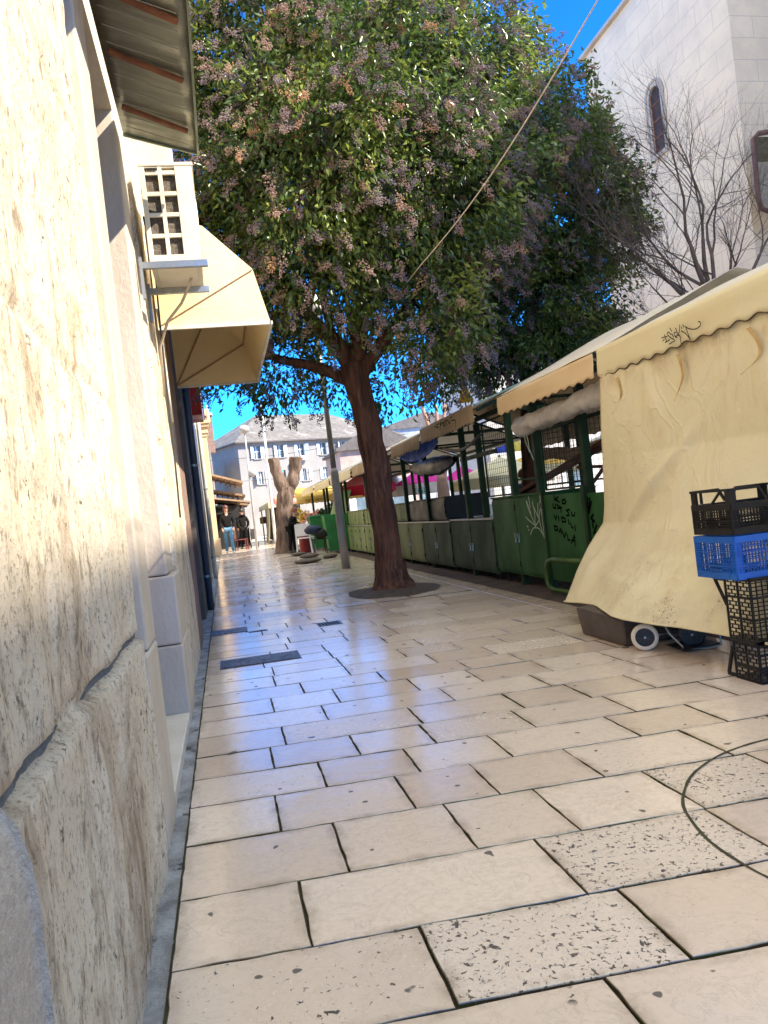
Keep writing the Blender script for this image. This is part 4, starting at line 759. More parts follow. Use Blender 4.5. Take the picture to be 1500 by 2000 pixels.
# lower panels with writing
MB().box((3.142, 6.34, .10), (3.165, 7.19, .945)).box((3.142, 5.0, .12), (3.165, 6.26, .93)).build('front_panel', m_gpanel, s2, bevel=.004)
MB().box((3.12, 6.27, -.03), (3.16, 6.33, 1.0)).build('panel_post', m_green, s2, bevel=.004); MB().box((3.125, 7.195, .02), (3.16, 7.225, 1.0)).build('panel_post', m_green, s2, bevel=.004)
KO = [[(6.93,0.937),(6.923,0.886)],[(6.841,0.922),(6.912,0.902),(6.829,0.871)],[(6.761,0.886),(6.707,0.895),(6.682,0.872),(6.713,0.851),(6.761,0.858),(6.761,0.886)],[(6.978,0.859),(6.975,0.819),(6.923,0.815)],[(6.924,0.858),(6.923,0.815)],[(6.887,0.851),(6.806,0.81),(6.815,0.776)],[(6.884,0.811),(6.791,0.82)],[(6.622,0.794),(6.697,0.79),(6.654,0.765),(6.648,0.74),(6.71,0.741)],[(6.591,0.772),(6.588,0.74),(6.541,0.733),(6.521,0.765)],[(6.975,0.745),(6.952,0.705),(6.923,0.739)],[(6.884,0.738),(6.883,0.694)],[(6.816,0.726),(6.808,0.682),(6.738,0.681),(6.742,0.714),(6.816,0.726)],[(6.677,0.703),(6.676,0.659)],[(6.642,0.67),(6.627,0.632),(6.594,0.621)],[(6.551,0.648),(6.551,0.599)],[(7.009,0.643),(6.995,0.598),(6.927,0.604),(6.944,0.637),(7.009,0.643)],[(6.906,0.581),(6.858,0.615),(6.859,0.565)],[(6.833,0.587),(6.809,0.532),(6.752,0.582)],[(6.732,0.56),(6.733,0.511),(6.691,0.506)],[(6.667,0.479),(6.586,0.556),(6.594,0.454)],[(6.654,0.507),(6.588,0.502)]]
KO2 = [[(6.24,0.892),(6.27,0.8)],[(6.20,0.886),(6.26,0.763)],[(6.18,0.854),(6.25,0.752)],[(6.17,0.74),(6.22,0.71),(6.16,0.678)],[(6.2,0.699),(6.2,0.626)],[(6.13,0.647),(6.2,0.574)],[(6.15,0.585),(6.21,0.481)],[(6.10,0.555),(6.19,0.445)],[(6.1,0.519),(6.22,0.407)]]
strokes(KO, 3.140, .017, m_ink, 'black_writing', s2); strokes(KO2, 3.140, .024, m_ink, 'black_scribble', s2)
b = MB(); b.tube([(3.05, 6.32, .335), (3.05, 6.95, .325), (3.05, 7.05, .30), (3.05, 7.10, .24), (3.05, 7.12, .10), (3.05, 7.08, .05), (3.05, 7.0, .03), (3.05, 6.35, .035)], .024, 10).tube([(3.05, 6.32, .335), (3.14, 6.28, .335)], .024, 8); b.build('guard_rail', mat('moss_green_rail', (.05, .11, .025), None, 6, .45), s2, smooth=True)
# trestles stored inside
tz = thing('folded_trestle', (4.2, 7.6, 1), 'dark red-brown folded wooden trestle lying across the stall counter', 'trestle')
m_rw = mat('red_brown_wood', (.13, .045, .03), (.07, .028, .02), 7, .6, .1, .3, 30, stretch=(1, 6, 1))
for (a, c_) in (((3.6, 7.0, 1.02), (4.2, 6.6, 1.85)), ((3.45, 8.6, 1.0), (3.9, 7.0, 1.48)), ((3.5, 8.8, .98), (3.7, 7.2, 1.3)), ((3.7, 7.5, 1.2), (4.4, 6.6, 1.1)), ((3.9, 6.95, 1.62), (4.3, 6.2, 1.2))): MB().beam(a, c_, .05, .035).build('leg', m_rw, tz, bevel=.004)
MB().beam((3.55, 8.7, 1.02), (3.85, 7.1, 1.40), .16, .03).build('board', m_rw, tz, bevel=.004)
# --- cabinets
def cabinet(ya, yb, z0, z1, m, label, n=2, x0=3.155, x1=3.75, grp='metal stall cabinets', handle=True, feet=True):
    t = thing('stall_cabinet', ((x0+x1)/2, (ya+yb)/2, 0), label, 'cabinet', grp)
    MB().box((x0, ya, z0), (x1, yb, z1)).build('body', m, t, bevel=.005)
    w_ = (yb-ya)/n
    for i in range(n):
        d_ = MB().box((x0-.014, ya+i*w_+.012, z0+.035), (x0-.002, ya+(i+1)*w_-.012, z1-.03)).build('door', m, t, bevel=.004)
        if handle:
            hy = ya+i*w_+(.05 if i % 2 else w_-.05); MB().box((x0-.035, hy-.008, (z0+z1)/2-.02), (x0-.014, hy+.008, (z0+z1)/2+.03)).tube([(x0-.02, hy, (z0+z1)/2-.02), (x0-.03, hy, (z0+z1)/2-.07)], .008, 6).build('lock', m_galv, d_)
        for zz2 in (z0+.12, z1-.12): MB().box((x0-.022, ya+i*w_+.006, zz2-.03), (x0-.003, ya+i*w_+.016, zz2+.03)).build('hinge', m_dark, d_)
    MB().box((x0-.02, ya-.008, z1), (x1, yb+.008, z1+.018)).build('top', m if z1 > .9 else m_galv, t, bevel=.003)
    if feet:
        for y in (ya+.12, yb-.12): MB().box((x0+.05, y-.03, -.035), (x0+.11, y+.03, z0)).build('foot', m_dark, t)
    return t
c1 = cabinet(7.25, 8.72, .10, .965, m_gpanel, 'tall dark green metal cabinet with a white spray-painted scrawl', 2)
WH = [[(7.555,0.95),(7.541,0.839)],[(7.632,0.903),(7.577,0.797),(7.462,0.662)],[(7.623,0.909),(7.537,0.772)],[(7.47,0.898),(7.446,0.771),(7.469,0.638)],[(7.459,0.855),(7.366,0.733)],[(7.333,0.876),(7.363,0.745),(7.344,0.709),(7.469,0.638)],[(7.252,0.956),(7.257,0.862),(7.34,0.721),(7.287,0.549)],[(7.27,0.945),(7.254,0.87),(7.254,0.817),(7.265,0.708)],[(7.28,0.897),(7.264,0.685),(7.272,0.52)],[(7.689,0.738),(7.605,0.7),(7.465,0.65)],[(7.617,0.552),(7.537,0.614),(7.457,0.626),(7.358,0.608),(7.27,0.532)],[(7.685,0.644),(7.657,0.632)],[(7.656,0.607),(7.644,0.595)]]
strokes([smooth_l(l) for l in WH], 3.138, .013, m_wpaint, 'spray_scrawl', c1)
cabinet(8.76, 10.50, .06, .72, m_gslate, 'low slate-green two-door cabinet next to the tall scrawled cabinet', 2)
cabinet(10.55, 12.10, .05, .70, m_gslate, 'low slate-green cabinet with faint white scrawl, left of the two-door one', 2)
cabinet(12.12, 14.9, .05, .70, m_gmoss, 'low mossy green cabinet row just right of the big tree trunk', 3)
bx = cabinet(10.9, 13.2, .735, 1.06, m_black, 'black upper storage box standing on the low cabinets right of the trunk', 1, x0=3.22, x1=3.9, handle=False, feet=False, grp='upper storage boxes')
cabinet(13.25, 15.0, .735, 1.05, m_gmoss, 'mossy grey-green upper box directly beside the tree trunk', 2, x0=3.2, x1=3.8, handle=False, feet=False, grp='upper storage boxes')
cabinet(15.0, 17.35, .05, .66, m_gpale, 'pale green cabinet doors between the trunk and the lamp post', 4)
cabinet(15.05, 17.3, .68, 1.03, m_gpale, 'pale green upper box between the trunk and the lamp post', 2, x0=3.18, x1=3.8, handle=False, feet=False, grp='upper storage boxes')
cabinet(17.4, 19.8, .05, .66, m_gpale, 'pale green cabinet doors ending the row at the lamp post', 4); cabinet(17.45, 19.7, .68, 1.02, m_gpale, 'farther pale green upper box behind the lamp post', 2, x0=3.18, x1=3.8, handle=False, feet=False, grp='upper storage boxes')
m_brt = mat('bright_green_plastic', (.03, .22, .05), (.02, .14, .035), 3, .4)
for (y, x, lab) in ((20.6, 3.0, 'bright green bin with an open lid left of the lamp post'), (23.2, 2.9, 'bright green bin standing behind the seated vendor')):
    t = thing('waste_bin', (x, y, 0), lab, 'bin'); MB().prism([(x-.30, .08), (x+.30, .08), (x+.36, .98), (x-.36, .98)], 1, y-.35, y+.35).build('body', m_brt, t, bevel=.03)
    if y < 21: MB().beam((x+.1, y+.36, 1.0), (x+.35, y+.5, 1.62), .68, .03).build('lid', mat('pale_green_lid', (.22, .35, .16), None, 3), t, bevel=.01)
    else: MB().box((x-.38, y-.38, .98), (x+.38, y+.38, 1.04)).build('lid', m_brt, t, bevel=.015)
    for s_ in (-.24, .24): MB().tube([(x+s_, y+.3, .08-.035+.045), (x+s_+.06, y+.3, .09)], .085, 12).build('wheel', m_dark, t)
# --- stall 3
s3 = thing('market_stall', (3.5, 9.3, 0), 'market stall with a tan valance carrying a small black signature and an open gable end', 'market stall', 'stalls in the market row')
roof(8.15, 10.55, m_tan, s3); valance(2.852, 8.15, 10.52, 2.055, 1.845, m_tan, s3, .35, .13, False); frame(8.15, 10.5, s3, [(3.2, 8.06), (3.2, 9.75), (3.32, 9.45), (5.2, 8.2), (5.2, 10.4)])
MB().beam((2.86, 8.13, 2.03), (3.62, 8.13, 2.30), .05, .02).build('gable_strip', mat('mint_green_strip', (.26, .40, .28), None, 6, .5), s3)
TAG2 = [[(9.549,2.001),(9.395,1.995)],[(9.636,1.986),(9.467,1.966)],[(9.539,1.946),(9.453,1.961)],[(9.401,1.908),(9.346,1.966),(9.216,1.983),(9.193,1.929)],[(9.21,1.999),(9.173,1.943),(9.244,1.952)],[(9.15,2.0),(9.088,1.932)],[(9.139,1.99),(9.037,1.988),(8.993,1.953),(8.941,1.937)],[(8.966,1.982),(8.941,1.937)],[(9.301,2.038),(9.288,2.032)],[(8.915,2.004),(8.845,2.003)],[(8.875,1.961),(8.793,1.958),(8.72,1.936),(8.732,1.868)]]
strokes([smooth_l(l) for l in TAG2], 2.815, .012, m_ink, 'marker_tag', s3)
for (y, z, L_) in ((9.2, 1.72, 1.5),): MB().tube([(3.0, y-.75+i*.15, z-.10*math.sin(math.pi*i/10)) for i in range(11)], .02, 8).build('curved_bar', m_black, s3)
mesh_panel(3.21, 8.12, 8.95, 1.0, 1.9, s3, .06); MB().beam((3.22, 8.6, 1.53), (3.22, 9.9, 1.53), .05, .05).beam((3.22, 7.3, 1.13), (3.22, 8.05, 1.15), .03, .02).build('cross_bar', m_green, s3)
# pale underside curtain hanging at the rear of stalls 3 and 4
MB().grid(lambda u, w_: (5.30+.03*N(u*9, w_*3), 8.2+u*4.2, 2.0-.28*w_+.012*math.cos(u*90)*w_), 120, 4).build('rear_valance', m_pale, s3, smooth=True, solid=.002)
# --- stall 4
s4 = thing('market_stall', (3.5, 11.5, 0), 'market stall with gathered tan valance, blue tarpaulin below it', 'market stall', 'stalls in the market row')
roof(10.6, 12.55, m_tan, s4, zf=1.99); valance(2.852, 10.58, 12.5, 2.0, 1.80, m_tan, s4, .8, .12, False); frame(10.6, 12.5, s4, [(3.2, 11.75), (5.2, 10.8), (5.2, 12.4)])
def tarp(u, w_): y = 10.0+2.25*u; return (2.93+.02*N(y*4, w_*3)+.02*math.sin(w_*3), y, 1.93-.02*u-(.27*math.sin(math.pi*min(1, u*.8+.12))**.6)*w_+.01*N(y*9, w_))
b = MB(); b.grid(tarp, 60, 8); tag(b.build('blue_tarpaulin', mat('blue_tarp', (.004, .09, .50), (.003, .05, .30), 5, .6, .1, .6, 14, spec=.2), smooth=True, solid=.002), 'blue tarpaulin hanging folded under the tan valance', 'tarpaulin')
def bag(u, w_): a = 2*math.pi*w_; r = .17*math.sin(math.pi*min(max(u, .02), .98))**.45+.02*N(u*8, math.cos(a)*2, math.sin(a)*2); return (3.25+r*.7*math.cos(a), 10.3+2.5*u, 1.57+.06*u+r*math.sin(a)*.85-.04*math.sin(math.pi*u))
b = MB(); b.grid(bag, 60, 22); tag(b.build('black_bundle', mat('black_plastic_sheet', (.018, .022, .026), (.008, .009, .011), 6, .4, .1, .4, 10), smooth=True), 'bundle of black plastic sheeting tied under the awning right of the tree trunk', 'bundle')
def croll(u, w_): a = 2*math.pi*w_; r = .09+.02*N(u*12, math.cos(a)*2); return (5.1+r*math.cos(a), 9.6+2.4*u, 1.52+r*math.sin(a)-.05*math.sin(math.pi*u*2))
b = MB(); b.grid(croll, 50, 14); tag(b.build('rolled_curtain', m_tan, smooth=True), 'rolled brown curtain tied at the back of the stalls', 'curtain')
# --- stalls 5-8
labs = ['market stall behind the big tree trunk with a plain cream valance', 'market stall just right of the grey lamp post with a cream valance', 'market stall left of the lamp post, cream valance over hanging flowers', 'farthest cream market stall of the near row']
for i, (ya, yb) in enumerate(((13.0, 16.5), (16.75, 20.0), (20.3, 23.6), (23.9, 27.6))):
    t = thing('market_stall', (3.5, (ya+yb)/2, 0), labs[i], 'market stall', 'stalls in the market row')
    roof(ya, yb, m_roof if i < 2 else m_pale, t, zf=1.96); valance(2.852, ya, yb, 1.97, 1.75, m_tan if i == 0 else m_cream, t, .2, .15, i < 2); frame(ya, yb, t, [(3.2, ya+.2), (3.2, yb-.2), (5.2, ya+.2), (5.2, yb-.2)])
# yellow awning across, with lettering
ys_ = thing('yellow_stall', (4.2, 28.4, 0), 'flower stall with a bright yellow awning facing down the street', 'market stall')
MB().grid(lambda u, w_: (2.65+3.2*u, 28.6-.9*w_, 2.12-.38*w_-.03*math.sin(u*3.1)), 20, 4).build('roof_canvas', m_ywc, ys_, smooth=True, solid=.004)
MB().grid(lambda u, w_: (2.65+3.2*u, 27.70, 1.74-(.24+.012*math.cos(u*110))*w_), 160, 3).build('valance', canvas('light_yellow_canvas', (.84, .68, .26), (.78, .62, .22), .35), ys_, smooth=True, solid=.003)
for x in (2.75, 4.2, 5.7): MB().beam((x, 27.9, 0), (x, 27.9, 1.75), .05).build('post', m_green, ys_)
def text(s_, loc, size, m, parent, rot=(R(90), 0, 0), ext=.004, name='lettering', shear=0):
    c_ = bpy.data.curves.new('t', 'FONT'); c_.body = s_; c_.size = size; c_.extrude = ext; c_.shear = shear; o = bpy.data.objects.new('t', c_); scene.collection.objects.link(o)
    dg = bpy.context.evaluated_depsgraph_get(); me = bpy.data.meshes.new_from_object(o.evaluated_get(dg)); bpy.data.objects.remove(o); me.materials.clear(); me.materials.append(m)
    r = bpy.data.objects.new(name, me); scene.collection.objects.link(r); r.parent = parent; r.location = Vector(loc)-root_loc(parent); r.rotation_euler = rot; return r
text('Agro market', (2.95, 27.68, 1.57), .15, mat('brown_lettering', (.35, .18, .03), None, 5), ys_, shear=.3)
# flowers and greens on the yellow stall
m_lf = mat('leafy_green', (.06, .16, .03), (.02, .07, .015), 9, .6); m_pk = mat('pink_bloom', (.70, .32, .25), (.75, .45, .38), 12, .7); m_yb = mat('yellow_bloom', (.75, .55, .08), None, 9, .7)
for k_, (x, y, z, m_, lab) in enumerate(((3.0, 26.6, .95, m_pk, 'pink flower bunch in a bucket under the yellow awning'), (3.45, 26.9, 1.05, m_lf, 'green leafy plant under the yellow awning beside the pink flowers'), (2.75, 27.0, 1.0, m_yb, 'yellow flower bunch in a bucket under the yellow awning'), (3.9, 27.1, 1.15, m_lf, 'tall green leafy plant at the right of the yellow awning'))):
    t = thing('flower_bucket', (x, y, 0), lab, 'flowers'); rg_ = np.random.default_rng(k_); Cn = np.array([[x, y, z]])+rg_.normal(0, .12, (14, 3)); Vv, Ff, Tt = leaf_mesh(Cn, rg_.normal(0, .4, (14, 3))+[0, 0, .8], rg_, 26, .05, .09, .03, -.4); link_mesh('blooms', Vv, Ff, m_, t)
    MB().tube([(x, y, .45), (x, y, .80)], [.12, .16], 12).build('bucket', m_dark, t); MB().tube([(x, y, 0), (x, y, .45)], .2, 12).build('stand', m_green, t)
# far stall with red lettering and a drop sheet
fs_ = thing('market_stall', (3.2, 38, 0), 'far market stall with faded red lettering on its cream awning and a cream drop sheet', 'market stall', 'stalls in the market row')
b = MB(); b.grid(lambda u, w_: (2.05+1.3*w_, 34.6+9*u, 1.86+.62*w_), 20, 6); b.build('roof_canvas', canvas('cream_far_canvas', (.80, .68, .50), (.74, .6, .44), .3), fs_, smooth=True, solid=.004)
MB().grid(lambda u, w_: (2.05+1.5*u, 34.58, 1.86+.70*u-(.26+.6*u)*w_), 30, 3).build('front_gable', m_pale, fs_, solid=.004)
MB().grid(lambda u, w_: (2.04, 34.6+9*u, 1.88-.26*w_-.01*math.cos(u*240)*w_), 200, 3).build('valance', m_cream, fs_, solid=.003)
text('ARGO', (2.18, 34.55, 1.72), .46, mat('faded_red_lettering', (.75, .10, .07), (.65, .2, .15), 6, .8), fs_)
MB().grid(lambda u, w_: (2.06-.16*w_*w_, 34.6+2.5*u, 1.7-1.66*w_), 14, 10).build('drop_sheet', m_cream, fs_, smooth=True, solid=.004)
for y in (34.7, 39, 43.4): MB().beam((2.15, y, 0), (2.15, y, 1.85), .06).build('post', m_dark, fs_)
b = MB(); b.box((2.3, 35.2, .1), (3.3, 43, .95)); b.build('counter', m_green, fs_)
for i in range(4): MB().box((2.0, 39.5+i*1.0, .95), (2.3, 40.3+i, 1.3)).build('display_box', m_ywc if i % 2 else m_rw, fs_)
# left side awnings and shelves in the distance
wa = thing('plank_awning', (.2, 38, 2.6), 'brown slatted awnings and shelves projecting from the far left house over dark goods', 'awning')
m_pl = mat('tan_planks', (.36, .25, .15), (.26, .18, .11), 5, .8, .05, .4, 20, stretch=(4, 1, 1))
for (y0_, y1_, z0_, z1_, xx) in ((33, 36.5, 3.35, 2.85, 1.0), (35, 38, 2.75, 2.35, 1.1), (37, 40.5, 2.35, 1.98, 1.25), (40.5, 45, 2.6, 2.2, 1.5)):
    MB().add([(-.4, y0_, z0_), (xx, y0_, z1_), (xx, y1_, z1_), (-.4, y1_, z0_), (-.4, y0_, z0_-.09), (xx, y0_, z1_-.09), (xx, y1_, z1_-.09), (-.4, y1_, z0_-.09)], [(0, 1, 2, 3), (7, 6, 5, 4), (0, 4, 5, 1), (1, 5, 6, 2), (2, 6, 7, 3), (3, 7, 4, 0)]).build('slope', m_pl, wa)
    for i in range(6): MB().beam((-.35+i*(xx+.3)/6, y0_-.05, z0_-.15-(z0_-z1_)*i/6), (-.35+i*(xx+.3)/6, y1_, z0_-.15-(z0_-z1_)*i/6), .06).build('slat', m_rw, wa)
sh = thing('low_shop', (-1.2, 36, 0), 'low ochre shop wall under the plank awnings with a near-black sheet standing for its shaded open front', 'shop')
MB().box((-5, 31.5, 0), (-.45, 50, 3.6)).build('wall', m_och, sh); MB().box((-.45, 33.5, 0), (-.40, 48, 2.0)).build('shaded_front_sheet', m_dark, sh)  # thin near-black sheet paints the shade inside the shop
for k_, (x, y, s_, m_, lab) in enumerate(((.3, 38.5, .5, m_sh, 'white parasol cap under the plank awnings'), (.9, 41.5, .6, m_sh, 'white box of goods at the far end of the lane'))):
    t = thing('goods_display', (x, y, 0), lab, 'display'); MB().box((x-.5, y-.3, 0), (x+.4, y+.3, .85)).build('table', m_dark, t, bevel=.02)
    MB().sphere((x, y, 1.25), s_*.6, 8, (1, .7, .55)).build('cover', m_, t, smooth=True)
MB().box((-.40, 47, 0), (1.15, 47.3, 2.35)).build('shade_backdrop', m_dark, sh); MB().box((-.38, 36, 0), (.05, 46.5, 1.1)).build('counter', m_dark, sh); MB().box((-.38, 36, 1.9), (.7, 46.9, 1.96)).build('shade', m_dark, sh)  # near-black boxes stand in for the shade under the awnings
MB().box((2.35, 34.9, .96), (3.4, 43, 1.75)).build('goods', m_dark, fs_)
# umbrellas out on the square
def umbrella(x, y, z, r, m_top, lab, flap=.2, m_f=None, words=None):
    t = thing('market_umbrella', (x, y, 0), lab, 'umbrella', 'market umbrellas on the square'); n = 8
    V_ = [(x, y, z+.45)]+[(x+r*math.cos(2*math.pi*(i+.5)/n), y+r*math.sin(2*math.pi*(i+.5)/n), z) for i in range(n)]
    MB().add(V_, [(0, 1+i, 1+(i+1) % n) for i in range(n)]).build('canopy', m_top, t, solid=.01)
    b = MB(); 
    for i in range(n): p_, q_ = V_[1+i], V_[1+(i+1) % n]; b.add([p_, q_, (q_[0], q_[1], q_[2]-flap), (p_[0], p_[1], p_[2]-flap)], [(0, 1, 2, 3)])
    b.build('flap', m_f or m_top, t, solid=.008); MB().tube([(x, y, 0), (x, y, z+.5)], .03, 8).build('pole', m_galv, t); MB().box((x-.25, y-.25, -.03), (x+.25, y+.25, .06)).build('base', m_dark, t, bevel=.01)
    if words: text(words[0], (x-r*.55, y-r*.93, z-flap*.95), words[1], words[2], t)
    return t
m_red = canvas('crimson_canvas', (.75, .02, .07), (.62, .02, .05), .35); m_pink = canvas('pink_canvas', (.85, .25, .28), None, .35); m_mag = canvas('magenta_canvas', (.80, .03, .40), None, .35); m_wc = canvas('white_canvas', (.80, .80, .78), (.74, .74, .72), .3); m_teal = mat('teal_lettering', (.02, .38, .42), None, 5)
umbrella(4.1, 21.6, 1.72, .85, m_pink, 'pink-topped umbrella with crimson flaps, between the lamp post and the big trunk', .24, m_red)
umbrella(5.1, 23.5, 1.7, .8, m_wc, 'white umbrella with crimson flaps beside the pink one', .24, m_red)
umbrella(5.95, 22.6, 1.62, .9, m_mag, 'magenta umbrella with a white flap and teal letters seen between stall posts', .3, m_wc, ('XGL', .24, m_teal))
umbrella(7.6, 23.4, 1.62, .8, m_mag, 'smaller magenta umbrella beside the sunlit trunk', .14, m_wc)
umbrella(6.3, 16.6, 1.42, 1.15, m_cream, 'low cream umbrella behind the wire mesh of the stalls', .22)
umbrella(8.2, 18.8, 1.62, 1.3, m_ywc, 'golden yellow umbrella behind the cream one', .2, m_cream)
umbrella(8.8, 14.6, 1.9, 1.2, m_pale, 'pale umbrella at the right, seen through the mesh', .22)
# stuff on the square: white tables and chairs, laundry flags
m_wp = mat('white_plastic', (.74, .74, .74), (.66, .66, .68), 4, .4)
def chair(x, y, rz, m, lab, grp=None):
    t = thing('plastic_chair', (0, 0, 0), lab, 'chair', grp)
    MB().box((-.22, -.22, .42), (.22, .22, .45)).build('seat', m, t, bevel=.01); MB().box((-.21, .20, .50), (.21, .23, .84)).build('backrest', m, t, bevel=.01)
    for sx in (-1, 1):
        for sy in (-1, 1): MB().beam((sx*.19, sy*.19, .43), (sx*.22, sy*.22, -.005), .035).build('leg', m, t)
        MB().beam((sx*.20, .21, .43), (sx*.20, .215, .82), .03).build('back_post', m, t)
    t.location = (x, y, 0); t.rotation_euler = (0, 0, rz); return t
def table(x, y, m, lab):
    t = thing('plastic_table', (x, y, 0), lab, 'table'); MB().box((x-.4, y-.4, .70), (x+.4, y+.4, .73)).build('table_top', m, t, bevel=.01)
    for sx in (-1, 1):
        for sy in (-1, 1): MB().beam((x+sx*.34, y+sy*.34, .7), (x+sx*.37, y+sy*.37, -.04), .04).build('leg', m, t)
table(5.9, 14.6, m_wp, 'white plastic table behind the low slate cabinets'); chair(5.5, 15.4, 0, m_wp, 'white plastic chair behind the white table'); chair(6.6, 14.9, 1.2, m_wp, 'white plastic chair right of the white table')
ln = thing('hung_cloths', (11, 26, 3), 'row of blue, yellow and white cloths hung in front of the white house', 'laundry')
MB().tube([(8.6, 26, 3.05), (10.5, 26, 3.0), (13, 26, 3.1)], .01, 5).build('line', m_dark, ln)
for i, m_ in enumerate((m_wp, mat('blue_cloth', (.03, .08, .5), None, 4), mat('yellow_cloth', (.8, .65, .1), None, 4), mat('sky_blue_cloth', (.03, .25, .65), None, 4), m_wp)):
    MB().grid(lambda u, w_: (9.2+i*.55+.42*u, 26+.03*math.sin(u*9), 3.0-.5*w_), 10, 4).build('cloth', m_, ln, smooth=True, solid=.01)
fl = thing('yellow_pennant', (4.44, 13.0, 2.7), 'small pointed yellow cloth sticking up above the stall roofs', 'flag')
MB().add([(4.29, 13, 2.70), (4.58, 13.02, 2.72), (4.43, 13.01, 3.13), (4.30, 13.06, 2.70), (4.56, 13.08, 2.72)], [(0, 1, 2), (0, 2, 3), (1, 4, 2), (3, 2, 4), (0, 3, 4, 1)]).build('cloth', m_ywc, fl); MB().tube([(4.43, 13.03, 2.2), (4.43, 13.03, 3.1)], .012, 6).build('stick', m_dark, fl)
# ================================================================= NEAR OBJECTS ON THE RIGHT
def lattice(b, o, u, v_, W, H, nu, nv, bar=.004, dep=.004, stag=False, skip=None):
    o = Vector(o); u = Vector(u).normalized(); v_ = Vector(v_).normalized(); n_ = u.cross(v_)
    for j in range(nv+1): b.beam(o+v_*(H*j/nv), o+v_*(H*j/nv)+u*W, bar, dep, up=n_)
    for j in range(nv):
        for i in range(nu+1):
            s_ = (i+(.5 if stag and j % 2 else 0))*W/nu
            if s_ > W+1e-6 or (skip and skip(i/nu, j/nv)): continue
            b.beam(o+u*s_+v_*(H*j/nv), o+u*s_+v_*(H*(j+1)/nv), bar, dep, up=n_)
m_bcr = mat('black_crate_plastic', (.012, .012, .013), (.015, .015, .016), 9, .45, .1, .1, 40, spec=.3); m_blu = mat('blue_crate_plastic', (.012, .13, .55), (.01, .10, .44), 6, .35, .1, .1, 40)
def crate(x, y, z, W, D, H, m, lab, handles=False):
    """open-topped harvest crate, corner at (x,y), W along X, D along Y"""
    t = thing('plastic_crate', (x+W/2, y+D/2, z), lab, 'crate', 'stacked harvest crates'); ta = .012
    for (cx, cy) in ((x, y), (x+W, y), (x, y+D), (x+W, y+D)):
        b = MB()
        sx = 1 if cx == x else -1; sy = 1 if cy == y else -1
        b.box(*[(min(cx, cx+sx*.035), min(cy, cy+sy*.004), z+.004), (max(cx, cx+sx*.035), max(cy, cy+sy*.004), z+H-.004)]); b.box((min(cx, cx+sx*.004), min(cy+sy*.004, cy+sy*.035), z+.004), (max(cx, cx+sx*.004), max(cy+sy*.004, cy+sy*.035), z+H-.004))
        b.build('corner_post', m, t)
    ht = H*(.70 if handles else 1)
    for nm, (o, u, L_) in {'side_wall': ((x, y, z), (0, 1, 0), D), 'end_wall': ((x, y, z), (1, 0, 0), W), 'far_side_wall': ((x+W, y, z), (0, 1, 0), D), 'far_end_wall': ((x, y+D, z), (1, 0, 0), W)}.items():
        b = MB(); n = int(L_/.017); lattice(b, Vector(o)+Vector((0, 0, .03)), u, (0, 0, 1), L_, ht-.06, n, 7, .0042, .006)
        u_ = Vector(u); P = Vector(o)
        b.beam(P+u_*(L_*.36)+zz*.035, P+u_*(L_*.64)+zz*.035, .006, .075, up=zz); b.beam(P+zz*(ht-.02), P+u_*L_+zz*(ht-.02), .010, .03); b.beam(P+zz*.015, P+u_*L_+zz*.015, .008, .03)
        for k_ in (.33, .67): b.beam(P+zz*H*k_*.9, P+u_*L_+zz*H*k_*.9, .013, .004)
        if handles:
            b.beam(P+zz*(H-.006), P+u_*(L_*(.38 if L_ > .35 else 1))+zz*(H-.006), .012, .012)
            if L_ > .35: b.beam(P+u_*(L_*.62)+zz*(H-.006), P+u_*L_+zz*(H-.006), .012, .012); b.beam(P+u_*L_*.38+zz*(H-.006), P+u_*L_*.46+zz*ht, .012, .012); b.beam(P+u_*L_*.62+zz*(H-.006), P+u_*L_*.54+zz*ht, .012, .012)
            else: b.beam(P+u_*.06+zz*(H-.008), P+u_*.13+zz*ht, .008, .01); b.beam(P+u_*L_*.72+zz*(H-.008), P+u_*L_*.72+zz*ht, .008, .012)
        b.build('side_wall' if 'side' in nm else 'end_wall', m, t)
    b = MB(); lattice(b, (x, y, z+.008), (1, 0, 0), (0, 1, 0), W, D, 14, 10, .006, .006); b.build('base', m, t); return t
crate(2.262, 3.115, .487, .42, .30, .205, m_blu, 'bright blue slatted crate, second from the top of its stack')
crate(2.268, 3.12, .695, .41, .295, .215, m_bcr, 'black slatted crate with cut-out handles, topmost of the stack', True)
def crate_end(x, y, z, W, D, H, lab):
    t = thing('plastic_crate', (x+W/2, y+D/2, z), lab, 'crate', 'stacked harvest crates')
    for nm, (o, u, L_, n) in {'base_wall': ((x, y+.003, z), (0, 1, 0), D-.003, 4), 'end_wall': ((x, y, z), (1, 0, 0), W, 14)}.items():
        b = MB(); lattice(b, Vector(o), u, (0, 0, 1), L_, H, n, max(8, int(H/.0175)), .0045, .006, nm != 'end_wall')
        for k_ in (0, .36, .70, 1): b.beam(Vector(o)+zz*H*k_, Vector(o)+Vector(u)*L_+zz*H*k_, .008, .011)
        for k_ in (0, .5, 1): b.beam(Vector(o)+Vector(u)*L_*k_, Vector(o)+Vector(u)*L_*k_+zz*H, .008, .009)
        b.build('lattice_wall', m_bcr, t)
    b = MB(); b.box((x-.004, y-.004, z-.001), (x+W, y+D+.004, z+.012)).box((x-.004, y-.004, z+H-.012), (x+W, y+D+.004, z+H-.001)); b.build('rim', m_bcr, t, bevel=.003)
    b = MB()
    if H > .25: b.beam((x, y+D+.075, z+H-.012), (x, y+D+.002, z+H*.55), .010, .014).beam((x, y+D, z+H-.010), (x, y+D+.08, z+H-.010), .010, .014)
    else: b.beam((x, y+D+.06, z+.012), (x, y+D+.01, z+H*.8), .010, .016).beam((x, y+D, z+.010), (x, y+D+.065, z+.010), .010, .016)
    b.build('flared_rim', m_bcr, t); return t
